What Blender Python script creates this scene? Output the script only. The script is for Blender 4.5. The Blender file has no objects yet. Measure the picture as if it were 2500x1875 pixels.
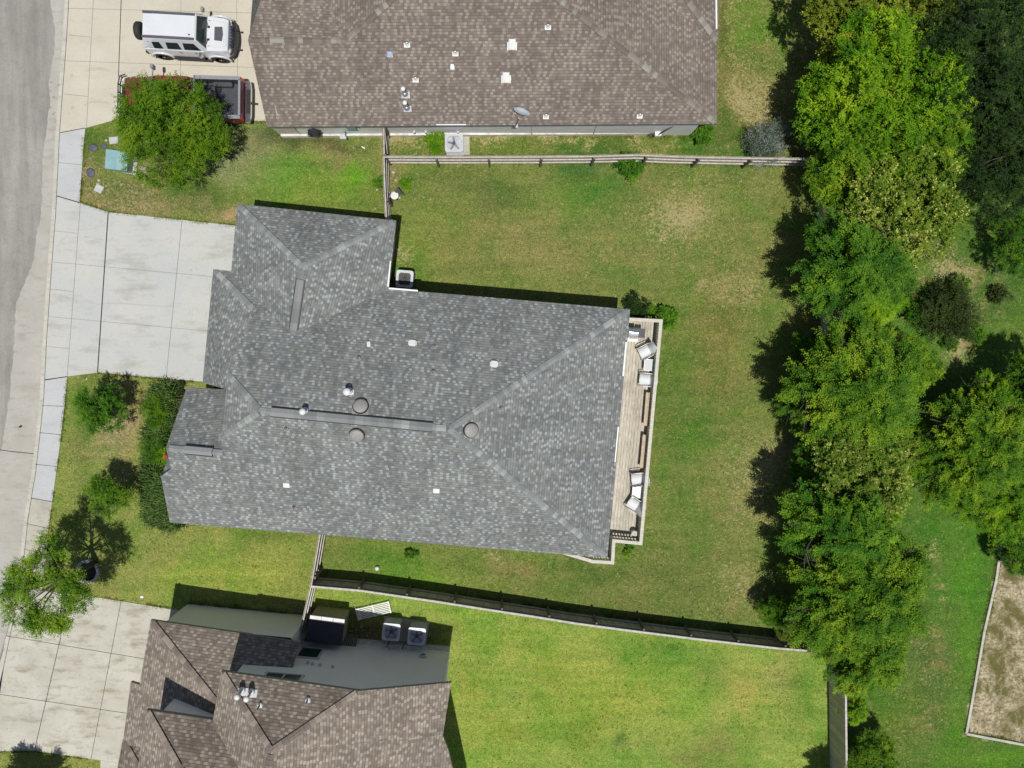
import bpy, bmesh, math, random
import numpy as np
from mathutils import Vector, Matrix, Euler, noise
rad = math.radians
random.seed(7)
scene = bpy.context.scene
col = scene.collection

# ------------------------------------------------------------------ camera
FPX, HC = 1900.0, 36.6
CROT = Euler((-0.046, -0.0079, 0.0), 'XYZ')
CM = CROT.to_matrix()
cam_d = bpy.data.cameras.new('camera')
cam_d.sensor_width = 36.0
cam_d.lens = 36.0 * FPX / 2500.0
cam_d.clip_end = 1000
cam = bpy.data.objects.new('camera', cam_d)
cam.location = (0, 0, HC)
cam.rotation_euler = CROT
col.objects.link(cam)
scene.camera = cam

# ------------------------------------------------------------------ light
SUN_AZ_VEC = Vector((-0.05, 0.25, -1.0)).normalized()
el = math.asin(-SUN_AZ_VEC.z)
to_sun = -SUN_AZ_VEC
world = bpy.data.worlds.new('World')
scene.world = world
world.use_nodes = True
wn = world.node_tree.nodes
wl = world.node_tree.links
wn.clear()
wo = wn.new('ShaderNodeOutputWorld'); bg = wn.new('ShaderNodeBackground'); sky = wn.new('ShaderNodeTexSky')
sky.sky_type = 'NISHITA'; sky.sun_disc = False
sky.sun_elevation = el
sky.sun_rotation = math.atan2(to_sun.x, to_sun.y)
bg.inputs[1].default_value = 0.062
wl.new(sky.outputs[0], bg.inputs[0]); wl.new(bg.outputs[0], wo.inputs[0])
sd = bpy.data.lights.new('sun', 'SUN'); sd.energy = 4.15; sd.angle = rad(0.5); sd.color = (1.0, 0.965, 0.90)
so = bpy.data.objects.new('sun', sd); col.objects.link(so)
so.rotation_euler = SUN_AZ_VEC.to_track_quat('-Z', 'Y').to_euler()
scene.view_settings.view_transform = 'Standard'
scene.view_settings.look = 'None'
scene.view_settings.exposure = 0.0
scene.view_settings.gamma = 1.0
scene.render.engine = 'CYCLES'

# ------------------------------------------------------------------ photo geometry -> world
def ray(px, py):
    return CM @ Vector(((px - 1250) / FPX, (937.5 - py) / FPX, -1.0))
def P(px, py, h=0.0):
    d = ray(px, py); t = (HC - h) / -d.z
    return Vector((d.x * t, d.y * t, h))
def on_plane(px, py, pl):           # pl = (point, normal)
    d = ray(px, py); o = Vector((0, 0, HC)); p, n = pl
    t = (p - o).dot(n) / d.dot(n)
    return o + d * t
def eave_plane(a, b, pitch, up):    # plane through level eave a-b rising towards direction 'up'
    e = (b - a); e.z = 0; e.normalize()
    s = Vector((-e.y, e.x, 0))
    if s.dot(up) < 0: s = -s
    v = (s + Vector((0, 0, pitch))).normalized()
    n = e.cross(v).normalized()
    if n.z < 0: n = -n
    return (a, n)

# ------------------------------------------------------------------ tagging
def tag(o, label=None, cat=None, group=None, kind=None):
    if label: o['label'] = label
    if cat: o['category'] = cat
    if group: o['group'] = group
    if kind: o['kind'] = kind
    return o
def empty(name, loc, label, cat, group=None, rz=0.0):
    o = bpy.data.objects.new(name, None)
    o.empty_display_size = 0.2
    o.location = loc; o.rotation_euler = (0, 0, rz)
    col.objects.link(o)
    return tag(o, label, cat, group)
def root_of(o):
    while o.parent: o = o.parent
    return o
def link_mesh(name, me, mat=None, parent=None):
    o = bpy.data.objects.new(name, me); col.objects.link(o)
    if mat:
        for m in (mat if isinstance(mat, (list, tuple)) else [mat]): me.materials.append(m)
    if parent: o.parent = parent
    return o
def children(o): return [c for c in bpy.data.objects if c.parent == o]
def copy_tree(o, parent=None):
    c = o.copy(); col.objects.link(c)
    if parent: c.parent = parent
    for ch in children(o): copy_tree(ch, c)
    return c

# ------------------------------------------------------------------ mesh builder
class MB:
    def __init__(s): s.v = []; s.f = []; s.m = []; s.sm = []; s.uv = []
    def raw(s, vs, fs, mi=0, smooth=False, uv=None):
        b = len(s.v); s.v += [Vector(v) for v in vs]
        for k, f in enumerate(fs):
            s.f.append([b + i for i in f]); s.m.append(mi); s.sm.append(smooth)
            s.uv.append(uv[k] if uv else None)
        return s
    def box(s, c, size, rz=0, rx=0, ry=0, mi=0, taper=1.0, ch=0.0):
        x, y, z = size[0] / 2, size[1] / 2, size[2] / 2
        R = Euler((rx, ry, rz)).to_matrix(); c = Vector(c)
        if ch <= 0:
            pts = [(-x,-y),(x,-y),(x,y),(-x,y)]
            vs = [c + R @ Vector((px, py, -z)) for px, py in pts] + [c + R @ Vector((px*taper, py*taper, z)) for px, py in pts]
            fs = [(3,2,1,0),(4,5,6,7)] + [(i,(i+1)%4,(i+1)%4+4,i+4) for i in range(4)]
            return s.raw(vs, fs, mi)
        pts = rrect(2*x, 2*y, ch, 3)
        n = len(pts)
        lo = [c + R @ Vector((a, b, -z)) for a, b in pts]
        k = max(0.0, 1 - 2*min(ch, z*0.5)*0.35/max(2*x, .01)); k2 = max(0.0, 1 - 2*min(ch, z*0.5)*0.35/max(2*y, .01))
        mid = [c + R @ Vector((a*taper, b*taper, z - min(ch, z*0.5)*0.3)) for a, b in pts]
        hi = [c + R @ Vector((a*taper*k, b*taper*k2, z)) for a, b in pts]
        fs = [tuple(range(n-1,-1,-1)), tuple(2*n + i for i in range(n))]
        for i in range(n):
            j = (i+1) % n
            fs.append((i, j, n+j, n+i)); fs.append((n+i, n+j, 2*n+j, 2*n+i))
        return s.raw(lo + mid + hi, fs, mi)
    def prism(s, pts, z0, z1, mi=0):
        n = len(pts)
        a = sum(pts[i][0]*pts[(i+1)%n][1] - pts[(i+1)%n][0]*pts[i][1] for i in range(n))
        if a < 0: pts = list(pts)[::-1]
        vs = [Vector((p[0], p[1], z0)) for p in pts] + [Vector((p[0], p[1], z1)) for p in pts]
        fs = [tuple(range(n-1,-1,-1)), tuple(range(n, 2*n))] + [(i,(i+1)%n,(i+1)%n+n,i+n) for i in range(n)]
        return s.raw(vs, fs, mi)
    def tube(s, pts, radii, n=8, mi=0, smooth=True, cap=True):
        pts = [Vector(p) for p in pts]
        if not isinstance(radii, (list, tuple)): radii = [radii]*len(pts)
        vs = []; fs = []
        for i, p in enumerate(pts):
            d = (pts[min(i+1, len(pts)-1)] - pts[max(i-1, 0)]).normalized()
            a = d.cross(Vector((0,0,1)) if abs(d.z) < .95 else Vector((1,0,0))).normalized(); b = d.cross(a)
            for k in range(n):
                t = 2*math.pi*k/n
                vs.append(p + (a*math.cos(t) + b*math.sin(t))*radii[i])
        for i in range(len(pts)-1):
            for k in range(n):
                fs.append((i*n+k, (i+1)*n+k, (i+1)*n+(k+1)%n, i*n+(k+1)%n))
        if cap: fs += [tuple(range(n)), tuple((len(pts)-1)*n + k for k in range(n-1,-1,-1))]
        return s.raw(vs, fs, mi, smooth)
    def lathe(s, c, prof, n=20, mi=0, smooth=True, axis='z', sx=1, sy=1):
        c = Vector(c); vs = []; fs = []
        for r, z in prof:
            for k in range(n):
                t = 2*math.pi*k/n; a, b = r*math.cos(t)*sx, r*math.sin(t)*sy
                vs.append(c + (Vector((a,b,z)) if axis=='z' else Vector((a,z,b)) if axis=='y' else Vector((z,a,b))))
        for i in range(len(prof)-1):
            for k in range(n):
                f = (i*n+k, i*n+(k+1)%n, (i+1)*n+(k+1)%n, (i+1)*n+k)
                fs.append(f if axis != 'y' else f[::-1])
        a0 = tuple(range(n-1,-1,-1)); a1 = tuple((len(prof)-1)*n + k for k in range(n))
        if prof[0][0] > 1e-4: fs.append(a0)
        if prof[-1][0] > 1e-4: fs.append(a1)
        return s.raw(vs, fs, mi, smooth)
    def build(s, name, mat=None, parent=None, world=False, bevel=0, seg=2):
        off = root_of(parent).location if (parent and world) else Vector((0,0,0))
        me = bpy.data.meshes.new(name)
        me.from_pydata([tuple(v - off) for v in s.v], [], s.f)
        me.polygons.foreach_set('material_index', s.m)
        me.polygons.foreach_set('use_smooth', s.sm)
        if any(u for u in s.uv):
            l = me.uv_layers.new(name='UVMap')
            for p, u in zip(me.polygons, s.uv):
                if u:
                    for li, t in zip(p.loop_indices, u): l.data[li].uv = t
        me.update()
        o = link_mesh(name, me, mat, parent)
        if bevel:
            b = o.modifiers.new('bevel', 'BEVEL'); b.width = bevel; b.segments = seg; b.limit_method = 'ANGLE'; b.angle_limit = rad(35)
        return o
def rrect(w, h, r, n=3):
    pts = []
    for cx, cy, a0 in ((w/2-r, h/2-r, 0), (-w/2+r, h/2-r, 90), (-w/2+r, -h/2+r, 180), (w/2-r, -h/2+r, 270)):
        for i in range(n+1):
            a = rad(a0 + 90*i/n); pts.append((cx + r*math.cos(a), cy + r*math.sin(a)))
    return pts

# ------------------------------------------------------------------ materials
class NT:
    def __init__(s, name):
        s.mat = bpy.data.materials.new(name); s.mat.use_nodes = True
        s.t = s.mat.node_tree; s.n = s.t.nodes; s.l = s.t.links
        s.b = s.n['Principled BSDF']; s.out = s.n['Material Output']
    def new(s, ty, **kw):
        n = s.n.new(ty)
        for k, v in kw.items():
            if k.startswith('_'): n.inputs[int(k[1:])].default_value = v
            else: setattr(n, k, v)
        return n
    def link(s, a, b): s.l.new(a, b)
    def math(s, op, a, b=None, c=None):
        n = s.n.new('ShaderNodeMath'); n.operation = op
        for i, x in enumerate((a, b, c)):
            if x is None: continue
            if isinstance(x, (int, float)): n.inputs[i].default_value = x
            else: s.l.new(x, n.inputs[i])
        return n.outputs[0]
    def ramp(s, fac, stops, interp='LINEAR'):
        n = s.n.new('ShaderNodeValToRGB'); n.color_ramp.interpolation = interp
        e = n.color_ramp.elements
        while len(e) > 1: e.remove(e[-1])
        e[0].position = stops[0][0]; e[0].color = c4(stops[0][1])
        for p, cc in stops[1:]:
            x = e.new(p); x.color = c4(cc)
        s.l.new(fac, n.inputs[0]); return n.outputs[0]
    def mix(s, fac, a, b, mode='MIX'):
        n = s.n.new('ShaderNodeMix'); n.data_type = 'RGBA'; n.blend_type = mode; n.clamp_factor = True
        for i, x in ((0, fac), (6, a), (7, b)):
            if isinstance(x, (int, float)): n.inputs[i].default_value = x
            elif isinstance(x, (tuple, list)): n.inputs[i].default_value = c4(x)
            else: s.l.new(x, n.inputs[i])
        return n.outputs[2]
    def noise(s, vec, scale, detail=3, rough=.55, dist=0.0, out=0):
        n = s.n.new('ShaderNodeTexNoise'); n.inputs['Scale'].default_value = scale; n.inputs['Detail'].default_value = detail
        n.inputs['Roughness'].default_value = rough; n.inputs['Distortion'].default_value = dist
        if vec is not None: s.l.new(vec, n.inputs['Vector'])
        return n.outputs[out]
    def bump(s, h, strength=.4, dist=.02):
        n = s.n.new('ShaderNodeBump'); n.inputs['Strength'].default_value = strength; n.inputs['Distance'].default_value = dist
        s.l.new(h, n.inputs['Height']); s.l.new(n.outputs[0], s.b.inputs['Normal'])
    def coord(s, which='Object'):
        return s.new('ShaderNodeTexCoord').outputs[which]
    def scaled(s, vec, sc):
        m = s.new('ShaderNodeMapping'); m.inputs['Scale'].default_value = sc; s.l.new(vec, m.inputs[0]); return m.outputs[0]
def c4(c):
    c = tuple(c)
    return c if len(c) == 4 else c + (1.0,)
def srgb(r, g, b):
    return tuple(((x/255)/12.92 if x/255 <= .04045 else ((x/255+.055)/1.055)**2.4) for x in (r, g, b))
def alb(r, g, b, k=1.3):            # base colour of a surface that reads (r,g,b) in full sun
    return tuple(min(.9, x/k) for x in srgb(r, g, b))

def mat_plain(name, c, rough=.6, metal=0.0, var=.12, scale=6, bump=0.0, coat=0.0, spec=.5):
    t = NT(name); v = t.coord()
    n = t.noise(v, scale, 4)
    dark = tuple(x*(1-var) for x in c); light = tuple(min(.95, x*(1+var)) for x in c)
    t.link(t.ramp(n, [(.3, dark), (.7, light)]), t.b.inputs['Base Color'])
    t.b.inputs['Roughness'].default_value = rough; t.b.inputs['Metallic'].default_value = metal
    t.b.inputs['Coat Weight'].default_value = coat; t.b.inputs['Coat Roughness'].default_value = .08
    t.b.inputs['Specular IOR Level'].default_value = spec
    if bump: t.bump(t.noise(v, scale*6, 4), bump, .01)
    return t.mat

def mat_shingle(name, dark, mid, light, p_light=.82, p_mid=.45, row=.128, tab=.15, stain=0.0, lines=.62):
    t = NT(name)
    uv = t.coord('UV'); sp = t.new('ShaderNodeSeparateXYZ'); t.link(uv, sp.inputs[0])
    v = t.math('DIVIDE', sp.outputs[1], row); r = t.math('FLOOR', v); fv = t.math('FRACT', v)
    w1 = t.new('ShaderNodeTexWhiteNoise', noise_dimensions='1D'); t.link(r, w1.inputs['W'])
    u = t.math('ADD', t.math('DIVIDE', sp.outputs[0], tab), t.math('MULTIPLY', w1.outputs[0], 9.7))
    # uneven tab widths
    ws = t.new('ShaderNodeTexNoise', noise_dimensions='2D'); ws.inputs['Scale'].default_value = .55; ws.inputs['Detail'].default_value = 1
    cv = t.new('ShaderNodeCombineXYZ'); t.link(u, cv.inputs[0]); t.link(r, cv.inputs[1]); t.link(cv.outputs[0], ws.inputs['Vector'])
    u2 = t.math('ADD', u, t.math('MULTIPLY', ws.outputs[0], .12))
    cu = t.math('FLOOR', u2); fu = t.math('FRACT', u2)
    cc = t.new('ShaderNodeCombineXYZ'); t.link(cu, cc.inputs[0]); t.link(r, cc.inputs[1])
    wn_ = t.new('ShaderNodeTexWhiteNoise', noise_dimensions='2D'); t.link(cc.outputs[0], wn_.inputs['Vector'])
    par = t.math('MODULO', t.math('ADD', t.math('ABSOLUTE', cu), t.math('ABSOLUTE', r)), 2.0)
    wv = t.math('MULTIPLY', wn_.outputs[0], t.math('SUBTRACT', 1.0, t.math('MULTIPLY', t.math('LESS_THAN', par, .5), 1.0-(p_light-.02))))
    mid2 = tuple((a+b)/2 for a, b in zip(mid, dark)); mid3 = tuple(a*.78+b*.22 for a, b in zip(mid, light))
    colr = t.ramp(wv, [(0, dark), (.18, mid2), (p_mid, mid), (.5*(p_mid+p_light), mid3), (p_light, light)], 'CONSTANT')
    # warm / cool drift from bundle to bundle
    cw = t.new('ShaderNodeTexWhiteNoise', noise_dimensions='2D')
    c2 = t.new('ShaderNodeCombineXYZ'); t.link(t.math('ADD', cu, 77.3), c2.inputs[0]); t.link(r, c2.inputs[1]); t.link(c2.outputs[0], cw.inputs['Vector'])
    colr = t.mix(t.math('MULTIPLY', cw.outputs[0], .5), colr, t.mix(1.0, colr, (1.06, .97, .86), 'MULTIPLY'))
    big = t.noise(t.coord('Object'), .55, 4)
    colr = t.mix(1.0, colr, t.ramp(big, [(.3, (.86, .86, .86)), (.7, (1.1, 1.1, 1.09))]), 'MULTIPLY')
    # rain streaks down the slope and worn courses
    sk = t.new('ShaderNodeMapping'); sk.inputs['Scale'].default_value = (1.6, .16, 1); t.link(uv, sk.inputs[0])
    colr = t.mix(1.0, colr, t.ramp(t.noise(sk.outputs[0], 1.2, 5, .65), [(.34, (.87,.87,.86)), (.66, (1.09,1.09,1.09))]), 'MULTIPLY')
    if stain:
        st = t.noise(t.scaled(t.coord('Object'), (1, .45, 1)), 1.3, 5, .65)
        colr = t.mix(t.math('MULTIPLY', t.ramp(st, [(.5, (0,0,0)), (.68, (1,1,1))]), stain), colr, tuple(x*.45 for x in dark))
    gr = t.noise(t.coord('Object'), 60, 2)
    colr = t.mix(.35, colr, t.mix(1.0, colr, t.ramp(gr, [(.35, (.6,.6,.6)), (.65, (1.4,1.4,1.4))]), 'MULTIPLY'))
    # butt shadow of each course painted into the colour, plus dark tab joints
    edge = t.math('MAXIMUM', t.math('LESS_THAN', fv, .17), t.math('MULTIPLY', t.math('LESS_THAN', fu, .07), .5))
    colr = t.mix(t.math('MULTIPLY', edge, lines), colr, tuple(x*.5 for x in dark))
    t.link(colr, t.b.inputs['Base Color']); t.b.inputs['Roughness'].default_value = .92; t.b.inputs['Specular IOR Level'].default_value = .2
    hgt = t.math('ADD', t.math('MULTIPLY', t.math('SUBTRACT', 1.0, fv), .6), t.math('MULTIPLY', wn_.outputs[0], .6))
    t.bump(hgt, .35, .012)
    return t.mat

def mat_cap(name, stops):
    t = NT(name); uv = t.coord('UV'); sp = t.new('ShaderNodeSeparateXYZ'); t.link(uv, sp.inputs[0])
    w = t.new('ShaderNodeTexWhiteNoise', noise_dimensions='1D'); t.link(t.math('FLOOR', t.math('DIVIDE', sp.outputs[0], .17)), w.inputs['W'])
    cc = t.ramp(w.outputs[0], stops, 'CONSTANT')
    gr = t.noise(t.coord('Object'), 45, 2)
    cc = t.mix(1.0, cc, t.ramp(gr, [(.35, (.85,.85,.85)), (.65, (1.12,1.12,1.12))]), 'MULTIPLY')
    t.link(cc, t.b.inputs['Base Color']); t.b.inputs['Roughness'].default_value = .9
    return t.mat

def mat_concrete(name, c, c2, stain, sc=.5, warm=None, amt=.5):
    t = NT(name); v = t.coord()
    a = t.noise(v, sc, 5, .6); b = t.noise(t.scaled(v, (1, 3.2, 1)), sc*1.4, 6, .65); f = t.noise(v, 26, 5, .7); m = t.noise(v, 2.8, 6, .7, .8)
    cc = t.mix(t.ramp(a, [(.35, (0,0,0)), (.65, (1,1,1))]), c, c2)
    cc = t.mix(t.math('MULTIPLY', t.ramp(b, [(.52, (0,0,0)), (.72, (1,1,1))]), amt), cc, stain)
    cc = t.mix(t.math('MULTIPLY', t.ramp(m, [(.55, (0,0,0)), (.78, (1,1,1))]), amt*.7), cc, stain)
    cc = t.mix(1.0, cc, t.ramp(f, [(.3, (.88,.88,.87)), (.7, (1.08,1.08,1.08))]), 'MULTIPLY')
    sp = t.noise(v, 9, 2, .5)
    cc = t.mix(t.math('MULTIPLY', t.ramp(sp, [(.70, (0,0,0)), (.74, (1,1,1))]), .25), cc, tuple(x*.55 for x in stain))
    t.link(cc, t.b.inputs['Base Color']); t.b.inputs['Roughness'].default_value = .9; t.b.inputs['Specular IOR Level'].default_value = .25
    t.bump(f, .25, .004)
    return t.mat

def mat_wood(name, c, c2, board=.14, axis=0, dirt=.4, gap=True, rz=0.0):
    t = NT(name); v = t.coord('UV') if axis == 'uv' else t.coord()
    if rz:
        m = t.new('ShaderNodeMapping'); m.inputs['Rotation'].default_value = (0, 0, rz); t.link(v, m.inputs[0]); v = m.outputs[0]
    sp = t.new('ShaderNodeSeparateXYZ'); t.link(v, sp.inputs[0])
    k = t.math('DIVIDE', sp.outputs[0 if axis in (0, 'uv') else 1], board); cell = t.math('FLOOR', k); fr = t.math('FRACT', k)
    w = t.new('ShaderNodeTexWhiteNoise', noise_dimensions='1D'); t.link(cell, w.inputs['W'])
    sc = (14, 1.6, 3) if axis in (0, 'uv') else (1.6, 14, 3)
    g = t.noise(t.scaled(v, sc), 1.6, 6, .7); d = t.noise(v, 1.3, 5, .7)
    cc = t.mix(t.ramp(g, [(.3, (0,0,0)), (.7, (1,1,1))]), c, c2)
    cc = t.mix(1.0, cc, t.ramp(w.outputs[0], [(0, (.82,.82,.80)), (1, (1.12,1.11,1.08))]), 'MULTIPLY')
    cc = t.mix(t.math('MULTIPLY', t.ramp(d, [(.5, (0,0,0)), (.75, (1,1,1))]), dirt), cc, tuple(x*.42 for x in c))
    if gap: cc = t.mix(t.math('MULTIPLY', t.math('LESS_THAN', fr, .09), .8), cc, tuple(x*.12 for x in c))
    t.link(cc, t.b.inputs['Base Color']); t.b.inputs['Roughness'].default_value = .85
    t.bump(g, .3, .004)
    return t.mat

def mat_leaf(name, dark, mid, light, tip=None, p_tip=.9, trans=.16, clump=.5):
    t = NT(name)
    at = t.new('ShaderNodeAttribute', attribute_name='rnd')
    oi = t.new('ShaderNodeObjectInfo')
    cl = t.noise(t.coord('Object'), .75, 3, .6)
    x = t.math('ADD', t.math('MULTIPLY', at.outputs['Fac'], 1-clump), t.math('MULTIPLY', t.ramp(cl, [(.32, (0,0,0)), (.68, (1,1,1))]), clump))
    stops = [(.05, dark), (.45, mid), (.85, light)]
    cc = t.ramp(x, stops)
    if tip: cc = t.mix(t.math('GREATER_THAN', at.outputs['Fac'], p_tip), cc, tip)
    cc = t.mix(1.0, cc, t.ramp(oi.outputs['Random'], [(0, (.88,.92,.9)), (1, (1.1,1.08,1.0))]), 'MULTIPLY')
    t.link(cc, t.b.inputs['Base Color']); t.b.inputs['Roughness'].default_value = .6; t.b.inputs['Specular IOR Level'].default_value = .15
    tr = t.new('ShaderNodeBsdfTranslucent'); t.link(t.mix(1.0, cc, (1.25, 1.25, .55), 'MULTIPLY'), tr.inputs[0])
    ms = t.new('ShaderNodeMixShader'); ms.inputs[0].default_value = trans
    t.link(t.b.outputs[0], ms.inputs[1]); t.link(tr.outputs[0], ms.inputs[2]); t.link(ms.outputs[0], t.out.inputs[0])
    return t.mat

def mat_glass(name, c=(.02,.03,.035), rough=.08):
    t = NT(name); n = t.noise(t.coord(), 2.2, 2)
    t.link(t.ramp(n, [(.3, tuple(x*.7 for x in c)), (.7, tuple(x*1.3 for x in c))]), t.b.inputs['Base Color'])
    t.b.inputs['Roughness'].default_value = rough; t.b.inputs['Specular IOR Level'].default_value = .8
    return t.mat

M = {}
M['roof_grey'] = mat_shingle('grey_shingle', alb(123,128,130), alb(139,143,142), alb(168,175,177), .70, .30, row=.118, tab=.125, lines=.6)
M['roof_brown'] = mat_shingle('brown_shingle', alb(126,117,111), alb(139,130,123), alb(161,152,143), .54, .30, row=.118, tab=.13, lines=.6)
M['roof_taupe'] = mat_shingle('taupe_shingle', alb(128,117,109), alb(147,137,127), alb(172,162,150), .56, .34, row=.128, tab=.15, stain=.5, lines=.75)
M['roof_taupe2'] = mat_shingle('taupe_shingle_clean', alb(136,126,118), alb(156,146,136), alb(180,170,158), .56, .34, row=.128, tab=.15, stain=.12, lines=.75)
M['cap_grey'] = mat_cap('grey_ridge_cap', [(0, alb(132,137,137)), (.3, alb(141,146,145)), (.6, alb(150,154,153)), (.86, alb(168,173,171))])
M['cap_brown'] = mat_cap('brown_ridge_cap', [(0, alb(120,110,103)), (.35, alb(134,125,117)), (.7, alb(148,141,131)), (.88, alb(162,159,148))])
M['cap_taupe'] = mat_cap('taupe_ridge_cap', [(0, alb(128,116,108)), (.4, alb(146,134,123)), (.7, alb(164,151,139))])
M['fascia_grey'] = mat_plain('fascia_grey', (.20,.20,.19), .6)
M['fascia_white'] = mat_plain('fascia_white', (.62,.62,.60), .5)
M['siding_white'] = None
M['asphalt_line'] = mat_plain('joint_dark', (.045,.043,.04), .95)
M['joint_soft'] = mat_plain('joint_soft', (.22,.21,.19), .95)
M['metal'] = mat_plain('galvanised', (.55,.56,.57), .35, .8, .08, 12)
M['white'] = mat_plain('white_paint', (.70,.70,.69), .45, 0, .05, 5)
M['vent_grey'] = mat_plain('vent_grey', (.27,.265,.255), .6, 0, .15, 14)
M['black'] = mat_plain('black_plastic', (.018,.018,.02), .45, 0, .2, 9)
M['rubber'] = mat_plain('rubber', (.022,.022,.023), .8, 0, .25, 15)
M['charcoal'] = mat_plain('charcoal', (.055,.056,.06), .6, 0, .2, 9)
M['ac_grey'] = mat_plain('ac_paint', (.46,.48,.50), .45, .1, .08, 7)
M['ac_dark'] = mat_plain('ac_dark', (.02,.024,.03), .5, .2, .15, 8)
M['trans_teal'] = mat_plain('transformer_paint', (.21,.36,.38), .5, .0, .08, 4)
M['fence'] = mat_wood('fence_board', (.38,.32,.25), (.56,.50,.42), .14, 'uv', .5)
M['fence_rail'] = mat_plain('fence_rail', (.46,.43,.39), .85, 0, .22, 7, .2)
M['fence_post'] = mat_plain('fence_post', (.13,.115,.10), .85, 0, .25, 6, .2)
M['gate_wood'] = mat_plain('gate_wood', (.27,.17,.10), .8, 0, .3, 6, .2)
M['deck'] = mat_wood('deck_board', (.33,.29,.225), (.66,.62,.54), .14, 0, .45, True, rad(5.2))
M['deck_trim'] = mat_plain('deck_trim', (.52,.49,.43), .8, 0, .15, 9, .2)
M['bench_wood'] = mat_plain('bench_wood', (.43,.35,.25), .75, 0, .18, 8, .2)
M['brick'] = mat_plain('limestone', (.50,.46,.40), .85, 0, .2, 5, .3)
M['bark'] = mat_plain('bark', (.085,.072,.055), .9, 0, .35, 9, .4)
M['glass'] = mat_glass('window_glass')
M['glass_green'] = mat_glass('window_screen', (.02,.042,.03), .25)
M['stone_ring'] = mat_plain('ring_stone', (.46,.44,.40), .9, 0, .35, 8, .4)
M['mulch'] = mat_plain('mulch', (.035,.026,.02), .95, 0, .5, 20, .5)
M['red'] = mat_plain('red_petal', (.50,.03,.03), .5)
M['black_lid'] = mat_plain('lid_black', (.018,.02,.028), .55, 0, .25, 8)

# siding (horizontal laps)
def mat_siding(name, c, lap=.2, sc=1.0):
    t = NT(name); sp = t.new('ShaderNodeSeparateXYZ'); t.link(t.coord(), sp.inputs[0])
    f = t.math('FRACT', t.math('DIVIDE', sp.outputs[2], lap))
    n = t.noise(t.coord(), 1.4, 5, .7)
    cc = t.ramp(n, [(.3, tuple(x*.86 for x in c)), (.7, c)])
    cc = t.mix(t.math('MULTIPLY', t.math('LESS_THAN', f, .08), .5), cc, tuple(x*.4 for x in c))
    t.link(cc, t.b.inputs['Base Color']); t.b.inputs['Roughness'].default_value = .7
    t.bump(f, .5, .02)
    return t.mat
M['siding_white'] = mat_siding('white_siding', (.86,.86,.86))
def mat_stucco(name, c):
    t = NT(name); v = t.coord(); n = t.noise(v, .8, 6, .7); f = t.noise(v, 30, 4)
    st = t.noise(t.scaled(v, (1,1,.25)), 2.5, 5, .75)
    cc = t.ramp(n, [(.3, tuple(x*.9 for x in c)), (.7, c)])
    cc = t.mix(t.math('MULTIPLY', t.ramp(st, [(.62, (0,0,0)), (.75, (1,1,1))]), .35), cc, tuple(min(.9, x*1.2) for x in c))
    t.link(cc, t.b.inputs['Base Color']); t.b.inputs['Roughness'].default_value = .9; t.bump(f, .2, .004)
    return t.mat
M['stucco'] = mat_stucco('grey_stucco', (.84,.80,.77))
M['foundation'] = mat_plain('foundation', (.60,.58,.53), .9, 0, .25, 5, .2)

# leaves
M['leaf_elm'] = mat_leaf('leaf_elm', alb(40,72,14), alb(82,122,18), alb(138,170,34), None, trans=.18, clump=.45)
M['leaf_bright'] = mat_leaf('leaf_bright', alb(40,84,14), alb(94,144,18), alb(166,196,34), None, clump=.5)
M['leaf_mid'] = mat_leaf('leaf_mid', alb(28,66,12), alb(80,126,22), alb(160,188,42), None, clump=.5)
M['leaf_deep'] = mat_leaf('leaf_deep', alb(24,60,12), alb(62,112,22), alb(134,174,40), None, clump=.45)
M['leaf_dark'] = mat_leaf('leaf_dark', alb(16,34,12), alb(36,60,24), alb(74,100,36), None, clump=.35, trans=.15)
M['leaf_yellow'] = mat_leaf('leaf_yellow', alb(62,84,22), alb(112,128,32), alb(158,166,44), alb(196,192,78), .8, clump=.5)
M['leaf_bloom'] = mat_leaf('leaf_bloom', alb(46,80,20), alb(96,126,32), alb(146,162,58), alb(192,196,108), .74, clump=.35)
M['leaf_brown'] = mat_leaf('leaf_brown', alb(34,48,20), alb(56,74,30), alb(88,104,42), None, clump=.3, trans=.1)
M['leaf_vitex'] = mat_leaf('leaf_vitex', alb(50,76,40), alb(96,116,84), alb(160,164,158), alb(186,184,196), .66, clump=.3)
M['leaf_grass'] = mat_leaf('leaf_blade', alb(44,70,30), alb(74,104,44), alb(122,150,80), None, clump=.3)

# ------------------------------------------------------------------ ground
KERB = [(180,-300),(158,0),(152,104),(136,316),(126,525),(117,640),(104,830),(97,975),(90,1042),(77.5,1153),(58.5,1267),(47,1380),(24,1508),(0,1625),(-60,1880),(-150,2200)]
def kerb_x(wy, off=0.0, _c={}):
    if 'p' not in _c:
        _c['p'] = sorted([(P(a,b).y, P(a,b).x) for a, b in KERB])
    p = _c['p']
    if wy <= p[0][0]: (y0,x0),(y1,x1) = p[0],p[1]
    elif wy >= p[-1][0]: (y0,x0),(y1,x1) = p[-2],p[-1]
    else:
        for i in range(len(p)-1):
            if p[i][0] <= wy <= p[i+1][0]: (y0,x0),(y1,x1) = p[i],p[i+1]; break
    return x0 + (x1-x0)*(wy-y0)/(y1-y0) + off

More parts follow.
